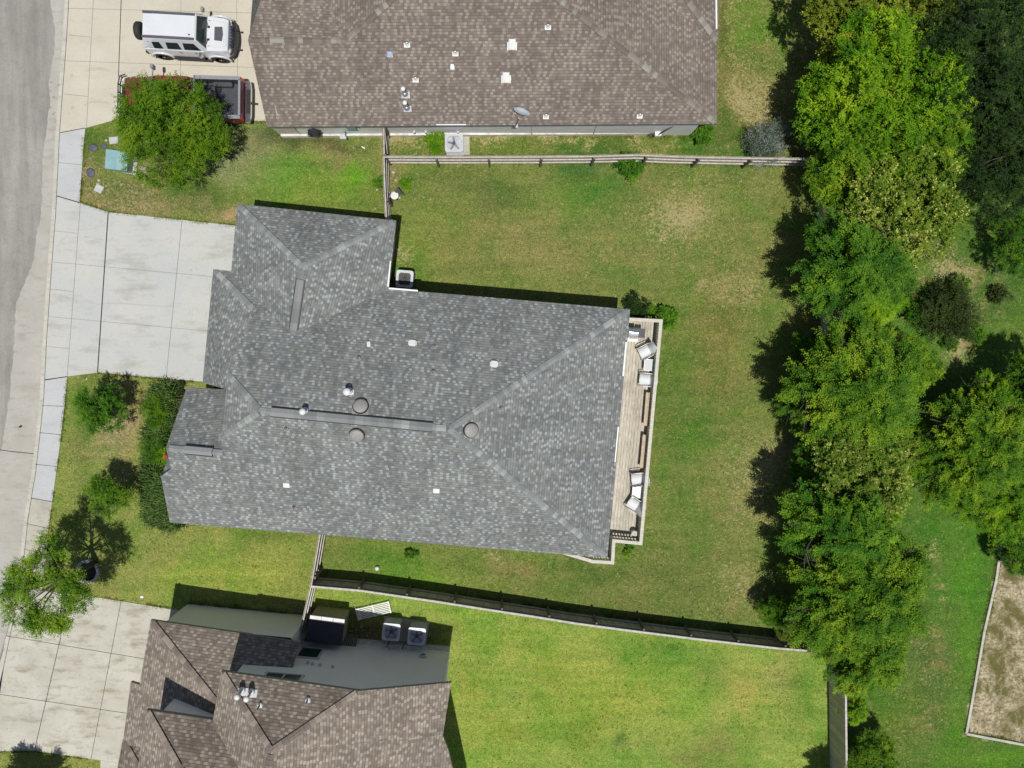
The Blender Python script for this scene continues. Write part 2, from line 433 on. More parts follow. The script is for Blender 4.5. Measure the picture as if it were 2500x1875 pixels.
BASE = {'back': (118,130,54), 'south': (141,162,62), 'front': (136,146,62), 'upfront': (114,132,48), 'upside': (108,124,44), 'upright': (120,124,52), 'park': (86,120,34), 'sand': (196,180,142)}
def in_poly(x, y, poly):
    c = False; n = len(poly)
    for i in range(n):
        x1,y1 = poly[i]; x2,y2 = poly[(i+1)%n]
        if (y1 > y) != (y2 > y) and x < (x2-x1)*(y-y1)/(y2-y1)+x1: c = not c
    return c
REG = [('sand', [(2441,1335),(2430,1413),(2401,1540),(2382,1650),(2357,1792),(2520,1822),(3200,1940),(3200,1100),(2500,1250)]),
       ('park', [(2010,380),(2022,1000),(2040,1900),(2080,4000),(6000,4000),(6000,-3000),(1990,-3000),(2000,380)]),
       ('upright', [(1665,-3000),(2000,-3000),(2010,390),(1740,390),(1690,300)]),
       ('upside', [(655,300),(1700,300),(1760,392),(935,395),(930,330),(655,330)]),
       ('south', [(735,1555),(757,1425),(1200,1480),(1900,1575),(2040,1600),(2080,4000),(735,4000)]),
       ('back', [(935,390),(2010,390),(2030,1590),(1900,1572),(1200,1475),(757,1420),(780,1300),(900,800)]),
       ('upfront', [(120,200),(935,290),(935,620),(300,620),(120,560)])]
# px,py,rx,ry,(colour or None),dry,amount
BL = [
 (1665,535,80,50,None,2.0),(1790,690,60,50,None,1.0),(1310,600,120,60,(140,138,74),.2),(1600,620,60,40,None,.45),(1500,560,150,90,None,.35),(1700,450,120,60,None,.35),(1840,430,90,60,None,.5),
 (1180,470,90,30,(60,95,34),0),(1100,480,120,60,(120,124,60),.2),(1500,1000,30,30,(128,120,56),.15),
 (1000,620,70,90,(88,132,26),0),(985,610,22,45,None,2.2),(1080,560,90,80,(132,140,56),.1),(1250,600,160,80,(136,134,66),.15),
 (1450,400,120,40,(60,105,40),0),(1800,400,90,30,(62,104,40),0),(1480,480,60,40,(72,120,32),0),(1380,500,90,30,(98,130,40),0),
 (1720,690,22,14,None,2.4),(1762,722,14,10,None,2.2),(1715,790,14,9,None,1.4),(1612,585,10,8,None,2.4),
 (1810,680,60,70,None,.7),(1860,1170,90,80,None,1.3),(1900,1130,50,60,None,1.2),(1760,1110,90,50,None,.55),(1820,1050,60,60,None,.4),(1860,1260,90,70,None,.5),
 (1700,1010,60,120,(78,122,34),0),(1680,1080,40,50,(88,132,34),0),(1600,1150,18,60,(70,135,26),0),(1640,1000,90,200,(96,118,38),.1),(1760,830,60,160,(118,116,46),.35),
 (1780,1420,80,60,None,.8),(1740,1500,60,30,None,.6),(1840,1450,50,50,None,.9),(1650,1400,120,70,(92,112,40),.2),(1540,1480,160,40,(96,112,44),.2),
 (1030,1400,110,40,(112,150,36),0),(930,1360,120,50,(92,128,32),0),(1250,1400,60,22,(128,116,58),.6),(1200,1366,14,10,None,2.0),(1440,1395,90,40,(78,106,30),0),
 (660,1310,90,40,(100,122,38),0),(600,1400,160,50,(150,162,58),0),(450,1420,130,50,(140,158,54),0),(330,1370,70,60,(142,146,68),.2),
 (200,1000,40,200,(84,112,34),.1),(300,1060,60,70,(150,136,84),.9),(330,960,50,40,(142,130,70),.6),(410,955,36,25,(170,140,90),1.0),(300,1030,50,30,(160,142,110),1.2),
 (300,1150,70,50,(140,136,76),.5),(180,1300,70,60,(110,128,42),.2),(240,1270,50,30,(130,140,60),.1),
 (290,470,110,40,(96,108,44),.9),(230,430,40,50,(120,112,60),.9),(340,510,130,26,(150,130,84),1.2),(470,500,60,30,(140,128,76),.8),(230,400,26,26,(150,130,90),1.2),(550,530,28,24,(170,140,96),1.5),(350,440,40,30,(150,134,92),1.2),
 (235,340,40,40,(78,106,30),0),(470,470,90,40,(70,104,30),0),(620,380,60,70,(140,152,84),.2),(700,420,90,50,(120,152,54),0),(860,430,50,40,(104,152,22),0),(760,480,110,35,(122,150,44),0),
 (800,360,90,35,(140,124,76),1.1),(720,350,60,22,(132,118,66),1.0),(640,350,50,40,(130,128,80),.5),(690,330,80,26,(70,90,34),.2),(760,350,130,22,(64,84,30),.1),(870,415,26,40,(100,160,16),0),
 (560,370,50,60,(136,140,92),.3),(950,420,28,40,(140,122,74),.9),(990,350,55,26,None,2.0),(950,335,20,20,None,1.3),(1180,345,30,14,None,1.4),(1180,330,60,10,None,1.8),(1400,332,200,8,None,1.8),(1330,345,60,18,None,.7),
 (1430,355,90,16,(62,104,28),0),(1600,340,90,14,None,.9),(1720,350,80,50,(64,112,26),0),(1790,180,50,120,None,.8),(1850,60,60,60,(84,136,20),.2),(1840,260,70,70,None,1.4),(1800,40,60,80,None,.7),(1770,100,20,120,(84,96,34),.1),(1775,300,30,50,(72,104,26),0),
 (1350,1600,200,60,(158,164,66),0),(1550,1590,120,30,(104,138,40),0),(1640,1590,60,30,(92,132,42),0),(1330,1640,60,60,(122,148,42),0),(1500,1700,200,80,(150,162,52),0),(1420,1790,60,50,(116,140,36),0),(1240,1800,80,60,(130,148,40),0),
 (1518,1800,16,24,(58,94,34),0),(1750,1640,60,60,(104,134,44),0),(1820,1700,60,80,(164,160,70),0),(1720,1830,110,50,(128,128,60),.3),(1950,1700,50,90,(104,136,40),0),(1910,1640,50,60,(148,150,72),.1),(1140,1640,50,30,(116,144,40),0),(1180,1550,120,40,(132,152,48),0),(1150,1700,60,80,(156,160,62),0),
 (850,1530,60,30,(88,74,52),1.2),(900,1545,50,26,(96,78,50),1.0),(1010,1560,70,30,(80,72,44),.6),(820,1500,60,12,(90,80,56),.8),(730,1500,30,20,(80,72,50),.6),
 (2300,690,110,70,(120,112,62),1.0),(2250,600,60,40,(110,116,54),1.2),(2330,820,60,50,(100,104,50),.9),
 (2210,540,40,22,None,2.4),(2280,670,60,30,None,2.4),(2350,700,40,30,None,2.4),(2300,600,50,30,(96,110,40),.9),(2290,720,50,30,(62,140,8),0),(2230,830,60,60,(74,142,6),0),(2250,690,40,60,(80,140,12),0),(2440,740,60,80,(48,92,26),.1),(2330,860,22,50,None,2.2),(2415,770,14,14,None,2.0),(2470,800,60,60,(90,130,20),.2),
 (2290,1330,60,160,(66,124,16),0),(2380,1400,50,120,(74,142,8),0),(2270,1360,22,10,None,1.8),(2290,1400,24,10,None,1.8),(2300,1445,10,8,None,2.0),(2270,1540,24,10,None,1.2),(2255,1650,16,34,None,1.5),(2262,1760,22,34,None,1.6),(2300,1760,16,12,None,1.3),(2190,1670,30,20,None,.8),
 (2210,1740,110,60,(96,128,24),.3),(2160,1800,110,60,(110,120,34),.4),(2280,1700,40,120,(84,104,42),.5),(2360,1560,40,110,(78,138,14),0),(2330,1780,30,90,(80,140,10),0),(2430,1860,110,30,(92,150,14),0),(2230,1500,40,110,(80,104,36),.4),(2250,1600,60,40,(82,100,36),.5),
]
def build_ground():
    fx = [x for x in np.arange(-29, 29.01, .2)]
    xs = [-260,-160,-100,-70,-55,-45,-40,-35,-32,-30] + fx + [30,32,36,42,50,65,90,150,260]
    fy = [y for y in np.arange(-23, 23.01, .2)]
    ys = [-260,-160,-100,-70,-50,-40,-34,-29,-26,-24] + fy + [24,26,29,34,40,50,70,110,180,260]
    regw = [(n, [tuple(P(a,b).xy) for a, b in poly]) for n, poly in REG]
    blw = []
    for b in BL:
        if b[0] > 2150 and b[4]: b = b[:4] + (tuple(q*.72 + w*.28 for q, w in zip(b[4], (104,112,54))),) + b[5:]
        c = P(b[0], b[1]); k = (HC / FPX)
        blw.append((c.x, c.y, b[2]*k, b[3]*k, [x for x in alb(b[4][0], b[4][1], b[4][2]+12)] if b[4] else None, b[5]))
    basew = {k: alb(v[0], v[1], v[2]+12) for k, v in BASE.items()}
    verts = []; cols = []; dry = []; bare = []
    for y in ys:
        for x in xs:
            kx = kerb_x(y, .6)
            z = -.4 if x < kx else 0.0
            nz = .035*noise.noise(Vector((x*.12, y*.12, 3))) if z == 0 and abs(x) < 60 else 0
            verts.append((x, y, z + nz*0.0))
            jx = x + .35*noise.noise(Vector((x*.8, y*.8, 9))); jy = y + .35*noise.noise(Vector((x*.8, y*.8, 19)))
            r = 'front'
            for n, poly in regw:
                if in_poly(jx if n not in ('sand',) else x, jy if n not in ('sand',) else y, poly): r = n; break
            c = list(basew[r]); d = {'back': .18, 'south': .0, 'front': .22, 'upfront': .2, 'upside': .35, 'upright': .55, 'park': .12, 'sand': 0}[r]
            br = 1.0 if r == 'sand' else 0.0
            if abs(x) < 32 and abs(y) < 26:
                wx = x + .9*noise.noise(Vector((x*.5, y*.5, 1))) + .35*noise.noise(Vector((x*1.7, y*1.7, 4)))
                wy = y + .9*noise.noise(Vector((x*.5, y*.5, 7))) + .35*noise.noise(Vector((x*1.7, y*1.7, 11)))
                for (bx, by, rx, ry, bc, bd) in blw:
                    q = ((wx-bx)/rx)**2 + ((wy-by)/ry)**2
                    if q < 5:
                        w = math.exp(-q*1.1)
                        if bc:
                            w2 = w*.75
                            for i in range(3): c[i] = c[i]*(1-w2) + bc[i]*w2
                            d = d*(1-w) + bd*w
                        else:
                            d = d + bd*w*(1.0 if bd > 1.2 else .9)
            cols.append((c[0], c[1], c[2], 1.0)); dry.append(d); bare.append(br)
    W = len(xs)
    faces = [(j*W+i, j*W+i+1, (j+1)*W+i+1, (j+1)*W+i) for j in range(len(ys)-1) for i in range(W-1)]
    me = bpy.data.meshes.new('lawn'); me.from_pydata(verts, [], faces)
    a = me.color_attributes.new('tint', 'FLOAT_COLOR', 'POINT'); a.data.foreach_set('color', np.array(cols, dtype=np.float32).ravel())
    a = me.attributes.new('dry', 'FLOAT', 'POINT'); a.data.foreach_set('value', np.array(dry, dtype=np.float32))
    a = me.attributes.new('bare', 'FLOAT', 'POINT'); a.data.foreach_set('value', np.array(bare, dtype=np.float32))
    t = NT('lawn_grass'); v = t.coord()
    tint = t.new('ShaderNodeAttribute', attribute_name='tint'); dr = t.new('ShaderNodeAttribute', attribute_name='dry'); ba = t.new('ShaderNodeAttribute', attribute_name='bare')
    n0 = t.noise(v, .42, 5, .62, .4); n1 = t.noise(v, 1.5, 5, .68, .5); n2 = t.noise(v, 5, 4, .7, .6); n3 = t.noise(v, 15, 3, .75); n4 = t.noise(v, 7.5, 6, .82, 1.0)
    m0 = t.noise(t.scaled(v, (.25, 2.2, 1)), 1.0, 3, .5)
    cc = tint.outputs['Color']
    cc = t.mix(t.math('MULTIPLY', t.ramp(n0, [(.46, (0,0,0)), (.60, (1,1,1))]), .75), cc, t.mix(1.0, cc, (.66,.92,.62), 'MULTIPLY'))
    cc = t.mix(t.math('MULTIPLY', t.ramp(n1, [(.50, (0,0,0)), (.66, (1,1,1))]), .55), cc, t.mix(1.0, cc, (1.30,1.10,1.25), 'MULTIPLY'))
    cc = t.mix(t.math('MULTIPLY', t.ramp(n1, [(.34, (1,1,1)), (.46, (0,0,0))]), .6), cc, t.mix(1.0, cc, (.66,.80,.66), 'MULTIPLY'))
    tanm = t.math('MULTIPLY', t.math('MULTIPLY', t.ramp(t.noise(v, .55, 6, .72, .6), [(.50, (0,0,0)), (.66, (1,1,1))]), t.math('MINIMUM', t.math('MULTIPLY', dr.outputs['Fac'], 2.2), 1.0)), .6)
    cc = t.mix(tanm, cc, alb(146,134,84))
    cc = t.mix(1.0, cc, t.ramp(m0, [(.35, (.89,.91,.89)), (.65, (1.11,1.08,1.09))]), 'MULTIPLY')
    cc = t.mix(1.0, cc, t.ramp(n2, [(.3, (.68,.76,.68)), (.7, (1.30,1.22,1.3))]), 'MULTIPLY')
    cc = t.mix(1.0, cc, t.ramp(n3, [(.30, (.45,.52,.48)), (.5, (.96,.96,.96)), (.70, (1.62,1.5,1.9))]), 'MULTIPLY')
    cc = t.mix(1.0, cc, (1.12,1.12,1.04), 'MULTIPLY')
    # straw and bare specks: threshold follows dryness
    thr = t.math('SUBTRACT', .582, t.math('MULTIPLY', t.math('MINIMUM', dr.outputs['Fac'], 2.2), .075))
    s = t.math('MULTIPLY', t.math('SUBTRACT', n4, thr), 11.0)
    s = t.math('MINIMUM', t.math('MAXIMUM', s, 0.0), .85)
    straw = t.mix(n3, alb(150,134,84), alb(222,204,158))
    cc = t.mix(s, cc, straw)
    sand = t.mix(t.ramp(t.noise(v, .9, 6, .75, .5), [(.42, (0,0,0)), (.58, (1,1,1))]), alb(112,112,62), alb(222,208,176))
    sand = t.mix(t.ramp(t.noise(v, 7, 6, .75), [(.35, (0,0,0)), (.6, (1,1,1))]), tuple(x for x in alb(120,108,72)), sand)
    cc = t.mix(ba.outputs['Fac'], cc, sand)
    t.link(cc, t.b.inputs['Base Color']); t.b.inputs['Roughness'].default_value = .95; t.b.inputs['Specular IOR Level'].default_value = .15
    t.bump(t.math('ADD', n3, t.math('MULTIPLY', n2, .6)), .9, .06)
    o = link_mesh('ground', me, t.mat); tag(o, kind='structure')
build_ground()

def sheet(name, pts, z, mat, thick=.25):
    m = MB(); m.prism([tuple(P(a, b).xy) for a, b in pts], z - thick, z)
    o = m.build(name, mat); tag(o, kind='structure'); return o
def jitter_edge(pts, amp, step=14, seed=1):
    r = random.Random(seed); out = []
    for i in range(len(pts)-1):
        (x0,y0),(x1,y1) = pts[i],pts[i+1]; L = math.hypot(x1-x0, y1-y0); n = max(1, int(L/step))
        for k in range(n):
            t = k/n; out.append((x0+(x1-x0)*t + r.uniform(-amp,amp), y0+(y1-y0)*t + r.uniform(-amp,amp)*.3))
    out.append(pts[-1]); return out

# road
t = NT('asphalt'); v = t.coord()
a = t.noise(v, .35, 5, .6); b = t.noise(t.scaled(v, (3.5, .35, 1)), .6, 5, .6); f = t.noise(v, 34, 4, .8); g = t.noise(v, 3, 6, .7)
cc = t.ramp(a, [(.3, alb(146,143,138)), (.7, alb(170,167,161))])
cc = t.mix(t.ramp(b, [(.4, (0,0,0)), (.65, (.7,.7,.7))]), cc, alb(168,165,156))
cc = t.mix(t.math('MULTIPLY', t.ramp(g, [(.5, (0,0,0)), (.75, (1,1,1))]), .35), cc, alb(116,114,110))
v2_ = t.noise(t.scaled(v, (1.2,.12,1)), 1.6, 4, .6)
cc = t.mix(1.0, cc, t.ramp(v2_, [(.36, (.86,.86,.86)), (.64, (1.12,1.12,1.11))]), 'MULTIPLY')
cc = t.mix(1.0, cc, t.ramp(f, [(.3, (.72,.72,.72)), (.7, (1.22,1.22,1.22))]), 'MULTIPLY')
t.link(cc, t.b.inputs['Base Color']); t.b.inputs['Roughness'].default_value = .9; t.bump(f, .4, .006)
M['asphalt'] = t.mat
M['conc_gutter'] = mat_concrete('gutter_concrete', alb(182,179,170), alb(194,191,183), alb(154,150,141), .8, amt=.55)
M['conc_kerb'] = mat_concrete('kerb_concrete', alb(196,193,182), alb(214,210,198), alb(150,146,132), 1.5, amt=.6)
M['conc_walk'] = mat_concrete('walk_concrete', alb(205,207,208), alb(196,198,200), alb(170,170,164), .6, amt=.35)
M['conc_walk_old'] = mat_concrete('walk_concrete_old', alb(202,199,186), alb(188,184,170), alb(150,146,130), .9, amt=.6)
M['conc_beige'] = mat_concrete('beige_concrete', alb(216,209,193), alb(207,200,184), alb(184,175,158), .4, amt=.35)
M['conc_drive'] = mat_concrete('drive_concrete', alb(198,201,200), alb(208,207,201), alb(168,165,156), .35, amt=.7)
M['conc_old'] = mat_concrete('old_concrete', alb(212,209,197), alb(194,190,176), alb(150,139,118), .55, amt=.85)

ys_ = [-260,-120,-60,-34,-24] + list(np.arange(-22, 22.1, 1.0)) + [24,34,60,120,260]
m = MB(); L = [(kerb_x(y, -14), y) for y in ys_]; R = [(kerb_x(y, .02), y) for y in ys_]
m.prism(L + R[::-1], -.35, -.10); tag(m.build('road', M['asphalt']), kind='structure')
# concrete gutter / repaired apron with the ragged asphalt edge
edge = [(135,-60),(122,0),(134,73),(133,120),(127,158),(117,206),(120,232),(123,253),(115,300),(110,340),(106,380),(103,430),(102,470),(103,497),(97,540),(89,577),(86,610),(79,646),(65,680),(54,703),(46,725),(38,750),(36,790),(35,830),(30,890),(24,950),(22,975),(10,1060),(2,1100),(-20,1240),(-40,1400),(-70,1520),(-100,1640),(-160,1880)]
edge = jitter_edge(edge, 2.2, 9, 3)
kk = [(a+.5, b) for a, b in KERB[0:]]
kk = [p for p in kk if p[1] > -100 and p[1] <= 1900]
kk = [(160,-60)] + [p for p in kk if p[1] >= 0]
m = MB(); pts = [tuple(P(a,b,-.1).xy) for a, b in edge] + [tuple(P(a,b,-.1).xy) for a, b in kk[::-1]]
m.prism(pts, -.2, -.093); tag(m.build('gutter', M['conc_gutter']), kind='structure')
m = MB()
for off, z in ((-.012, -.088), (.205, .0355)):
    ks = [P(a, b) for a, b in KERB[1:-1]]
    for a_, b_ in zip(ks, ks[1:]):
        m.raw([(a_.x+off-.011,a_.y,z),(b_.x+off-.011,b_.y,z),(b_.x+off+.011,b_.y,z),(a_.x+off+.011,a_.y,z)], [(0,1,2,3)])
tag(m.build('kerb_joint', M['asphalt_line']), kind='structure')
# expansion joint across the concrete road
m = MB()
def strip(m, a, b, w, z, mi=0):
    a = P(*a); b = P(*b); d = (b-a).normalized(); s = Vector((-d.y, d.x, 0))*w/2
    m.raw([(a.x+s.x,a.y+s.y,z),(a.x-s.x,a.y-s.y,z),(b.x-s.x,b.y-s.y,z),(b.x+s.x,b.y+s.y,z)], [(0,1,2,3)], mi)
for a_, b_ in zip([(-40,1093),(-2,1099),(26,1103),(50,1105)], [(-2,1099),(26,1103),(50,1105),(82,1109)]): strip(m, a_, b_, .035, -.089)
tag(m.build('road_joint', M['asphalt_line']), kind='structure')
# kerb
m = MB(); ysk = [y for y in ys_ if -120 <= y <= 120]
L = [(kerb_x(y, 0), y) for y in ysk]; R = [(kerb_x(y, .19), y) for y in ysk]
m.prism(L + R[::-1], -.4, .02)
tag(m.build('kerb', M['conc_kerb'], bevel=.015), kind='structure')
def kx_px(y, off):      # kerb line in photo pixels at row y, shifted
    for (x0,y0),(x1,y1) in zip(KERB, KERB[1:]):
        if y0 <= y <= y1: return x0+(x1-x0)*(y-y0)/(y1-y0) + off
WALK_L = 10.5
def joints(name, segs, z):
    m = MB()
    for s in segs: strip(m, s[0], s[1], s[2], z, s[3])
    tag(m.build(name, [M['asphalt_line'], M['joint_soft']]), kind='structure')
top = .030
sheet('sidewalk', [(kx_px(318,WALK_L),325),(kx_px(400,WALK_L),400),(kx_px(478,WALK_L),478),(195,495),(200,420),(205,350),(209,313)], top, M['conc_walk'])
sheet('driveway', [(kx_px(0,WALK_L+12),-140),(kx_px(0,WALK_L),0),(kx_px(100,WALK_L),100),(kx_px(200,WALK_L),200),(kx_px(318,WALK_L),324),(209,313),(285,292),(330,296),(690,296),(760,296),(760,-140)], top, M['conc_beige'])
sheet('driveway', [(kx_px(478,WALK_L),479),(kx_px(640,WALK_L),640),(kx_px(830,WALK_L),830),(kx_px(925,WALK_L),926),(164.6,919),(239,909.5),(500,932),(640,945),(660,556),(574,551),(265,518),(195,495)], top, M['conc_drive'])
sheet('sidewalk', [(kx_px(928,WALK_L),929),(kx_px(1042,WALK_L),1042),(kx_px(1153,WALK_L),1153),(kx_px(1215,WALK_L),1215),(128,1224),(140,1138),(150,1060),(158,991),(164.6,920.5)], top, M['conc_walk'])
sheet('sidewalk', [(kx_px(1216.5,WALK_L),1216.5),(kx_px(1290,WALK_L),1290),(kx_px(1380,WALK_L),1380),(kx_px(1434,WALK_L),1434),(103,1440),(108,1400),(115,1350),(119,1290),(128,1225.5)], top, M['conc_walk_old'])
sheet('driveway', [(kx_px(1436,WALK_L),1436),(kx_px(1508,WALK_L),1508),(kx_px(1620,WALK_L),1620),(-20,1835),(0,1833),(80,1832),(160,1843),(285,1861),(330,1868),(440,1700),(450,1491),(414,1486),(232,1457),(103,1442)], top, M['conc_old'])
sheet('path', [(246,1856),(330,1868),(330,2050),(240,2050)], top-.006, M['conc_old'])
D, S = .035, .018
joints('driveway_joint', [((299,-60),(290,188),D,0),((290,188),(285,292),.02,1),((232,-60),(212,312),.02,1),((443,-60),(441,290),S,1),((577,-60),(582,290),S,1),
 ((166,21),(640,33),S,1),((166,86),(221,91),S,1),((160,149),(640,166),S,1),((158,230),(215,236),.022,1),((149,324),(209,313),D,0)], top+.004)
joints('driveway_joint', [((197,497),(165,919),.022,1),((265,519),(239,909),.05,0),((445,539),(406,925),.025,1),((134,564),(190,570),S,1),((131,640),(560,679),S,1),((123,706),(180,712),S,1),((120,773),(560,813),S,1),((117,846),(168,851),S,1),
 ((kx_px(478,WALK_L),478.5),(195,495),.045,0),((kx_px(926,WALK_L),927.5),(164.6,919.5),.045,0)], top+.0045)
joints('sidewalk_joint', [((103,990),(158,992),.022,0),((97,1056),(150,1061),.022,0),((86,1133),(141,1139),.022,0),((77,1216),(128,1224.5),.03,0),((66,1278),(120,1290),.022,0),((58,1340),(112,1352),.022,1),((143,397),(200,403),.022,1)], top+.004)
joints('driveway_joint', [((165,1447),(149,1556),.025,0),((149,1556),(85,1832),.03,0),((296,1469),(223,1852),.022,0),((16,1552),(360,1609),.022,0),((-10,1693),(320,1742),.022,0),((28,1508),(-10,1640),.03,1)], top+.0048)
# concrete edging of the sandy lot
m = MB()
lot = [(2441,1320),(2439,1350),(2430,1413),(2401,1540),(2382,1650),(2357,1790),(2500,1817),(2900,1890)]
for a_, b_ in zip(lot, lot[1:]):
    A, B = P(*a_), P(*b_); d = (B-A).normalized(); s = Vector((-d.y,d.x,0))*.06
    m.prism([tuple((A+s).xy),tuple((A-s).xy),tuple((B-s).xy),tuple((B+s).xy)], -.1, .10)
o = m.build('edging_kerb', M['conc_kerb'], bevel=.01); tag(o, 'low pale concrete edging strip around the sandy lot', 'edging')

# ------------------------------------------------------------------ roofs
def newell(vs):
    n = Vector((0,0,0))
    for i in range(len(vs)):
        a, b = vs[i], vs[(i+1) % len(vs)]
        n.x += (a.y-b.y)*(a.z+b.z); n.y += (a.z-b.z)*(a.x+b.x); n.z += (a.x-b.x)*(a.y+b.y)
    return n.normalized()
def resolve(p):
    if isinstance(p, Vector): return p
    return P(*p)
def roof(parent, name, faces, mat, fascia, th=.17, up_dirs=None):
    m = MB(); polys = []
    for f in faces:
        vs = [resolve(p) for p in f]; n = newell(vs)
        if n.z < 0: vs = vs[::-1]; n = -n
        u = Vector((0,0,1)).cross(n)
        u = u.normalized() if u.length > 1e-4 else Vector((1,0,0))
        w = n.cross(u)
        m.raw(vs, [tuple(range(len(vs)))], 0, False, [[(p.dot(u), p.dot(w)) for p in vs]])
        polys.append(vs)
    r = m.build(name, mat, parent, world=True)
    key = lambda p: (round(p.x, 2), round(p.y, 2), round(p.z, 2)); cnt = {}
    for vs in polys:
        for i in range(len(vs)):
            a, b = vs[i], vs[(i+1) % len(vs)]; k = tuple(sorted((key(a), key(b)))); cnt[k] = cnt.get(k, 0) + 1
    m = MB(); dz = Vector((0,0,-th)); dz0 = Vector((0,0,-.006))
    for vs in polys:
        m.raw([p + dz for p in vs], [tuple(range(len(vs)-1,-1,-1))])
        for i in range(len(vs)):
            a, b = vs[i], vs[(i+1) % len(vs)]
            if cnt[tuple(sorted((key(a), key(b))))] == 1:
                m.raw([a+dz0, b+dz0, b+dz, a+dz], [(3,2,1,0)])
    m.build('fascia', fascia, parent, world=True)
    return r
def caps(parent, segs, mat, w=.15, drop=.05, lift=.03, piece=.19):
    off = 0.0; w *= .82
    for s in segs:
        m = MB()
        a, b = resolve(s[0]), resolve(s[1]); d = (b-a).normalized(); a = a + d*.16; L = (b-a).length
        side = d.cross(Vector((0,0,1))).normalized(); dr = s[2] if len(s) > 2 else drop
        n = max(1, int(L/piece)); off += 31.7
        for i in range(n):
            p0 = a + d*(L*i/n - .03); p1 = a + d*(L*(i+1)/n)
            l0, l1 = Vector((0,0,lift+.018)), Vector((0,0,lift))
            q = [p0+l0+side*w-Vector((0,0,dr)), p0+l0, p0+l0-side*w-Vector((0,0,dr)), p1+l1+side*w-Vector((0,0,dr)), p1+l1, p1+l1-side*w-Vector((0,0,dr))]
            uu = off + i*.17 + .05
            m.raw(q, [(0,1,4,3),(1,2,5,4)], 0, False, [[(uu,0)]*4, [(uu,1)]*4])
            g = Vector((0,0,-.05))
            m.raw([q[0], q[1], q[2], q[2]+g, q[1]+g, q[0]+g], [(0,5,4,1),(1,4,3,2)], 0, False, [[(uu,0)]*4, [(uu,1)]*4])
        m.build('ridge_cap', mat, parent, world=True)
def ridge_vent(parent, a, b, w, mat, h=.10, drop=.07):
    a, b = resolve(a), resolve(b); d = (b-a).normalized(); s = d.cross(Vector((0,0,1))).normalized()
    m = MB(); Z = Vector((0,0,1)); n = max(1, int((b-a).length/.3)); L = (b-a).length
    for i in range(n):
        p0 = a + d*L*i/n; p1 = a + d*L*(i+1)/n; uu = 500 + i*.17 + .05
        vs = []
        for p in (p0, p1): vs += [p + s*w + Z*(h-drop), p + Z*(h+.02), p - s*w + Z*(h-drop)]
        m.raw(vs, [(0,1,4,3),(1,2,5,4)], 0, False, [[(uu,0)]*4]*2)
    o = m.build('ridge_vent', mat, parent, world=True)
    for sg in (-1, 1):      # dark louvre strip along each edge
        m = MB(); vs = []
        for p in (a, b):
            e = p + s*sg*(w+.04); f = p + s*sg*(w-.05)
            vs += [e + Z*(h-drop-.03), f + Z*(h-drop+.0), f - Z*(drop+.08), e - Z*(drop+.08)]
        m.raw(vs, [(0,4,5,1),(1,5,6,2),(2,6,7,3),(3,7,4,0),(0,1,2,3),(4,7,6,5)])
        m.build('louvre', M['black'], o, world=True)
    return o
def walls(parent, ring, mat, z0=-.1, name='wall'):
    m = MB(); n = len(ring)
    for i in range(n):
        a, b = ring[i], ring[(i+1) % n]
        m.raw([(a[0],a[1],z0),(b[0],b[1],z0),(b[0],b[1],b[2]),(a[0],a[1],a[2])], [(0,1,2,3)])
    return m.build(name, mat, parent, world=True)
def inset(ring, d):
    A = sum(ring[i][0]*ring[(i+1)%len(ring)][1]-ring[(i+1)%len(ring)][0]*ring[i][1] for i in range(len(ring)))
    s = 1 if A > 0 else -1; out = []
    n = len(ring)
    for i in range(n):
        p0, p1, p2 = Vector(ring[i-1][:2]), Vector(ring[i][:2]), Vector(ring[(i+1)%n][:2])
        e1 = (p1-p0).normalized(); e2 = (p2-p1).normalized()
        n1 = Vector((-e1.y,e1.x))*s; n2 = Vector((-e2.y,e2.x))*s
        k = 1 + n1.dot(n2)
        v = (n1+n2)/k if abs(k) > .15 else n1
        q = p1 + v*d; out.append((q.x, q.y))
    return out
def gutter_piece(parent, a, b, mat, name='gutter'):
    a, b = resolve(a), resolve(b); d = (b-a).normalized(); s = Vector((-d.y,d.x,0))*.035
    m = MB(); z = a.z
    m.prism([tuple((a+s).xy),tuple((a-s).xy),tuple((b-s).xy),tuple((b+s).xy)], z-.06, z+.03)
    return m.build(name, mat, parent, world=True)
def opening(parent, c, w, h, ang, frame, pane, name='window', d=.08, mull=0):
    # c = centre on wall plane, ang = outward direction
    c = Vector(c); o = Vector((math.cos(ang), math.sin(ang), 0)); s = Vector((-o.y, o.x, 0)); m = MB()
    for du, dv, ww, hh in ((0, h/2, w+.16, .08), (0, -h/2, w+.16, .08), (-w/2, 0, .08, h-.08), (w/2, 0, .08, h-.08)):
        m.box(c + s*du + Vector((0,0,dv)) + o*.02, (d, ww, hh), rz=ang)
    for k in range(mull): m.box(c + s*(w*((k+1)/(mull+1)-.5)) + o*.02, (d*.7, .06, h-.08), rz=ang)
    f = m.build(name, frame, parent, world=True)
    m = MB(); m.box(c + o*.005, (.02, w-.06, h-.06), rz=ang); m.build('pane', pane, f, world=True)
    return f
def xyh(p, h): p = P(p[0], p[1], p[2]); return (p.x, p.y, h)

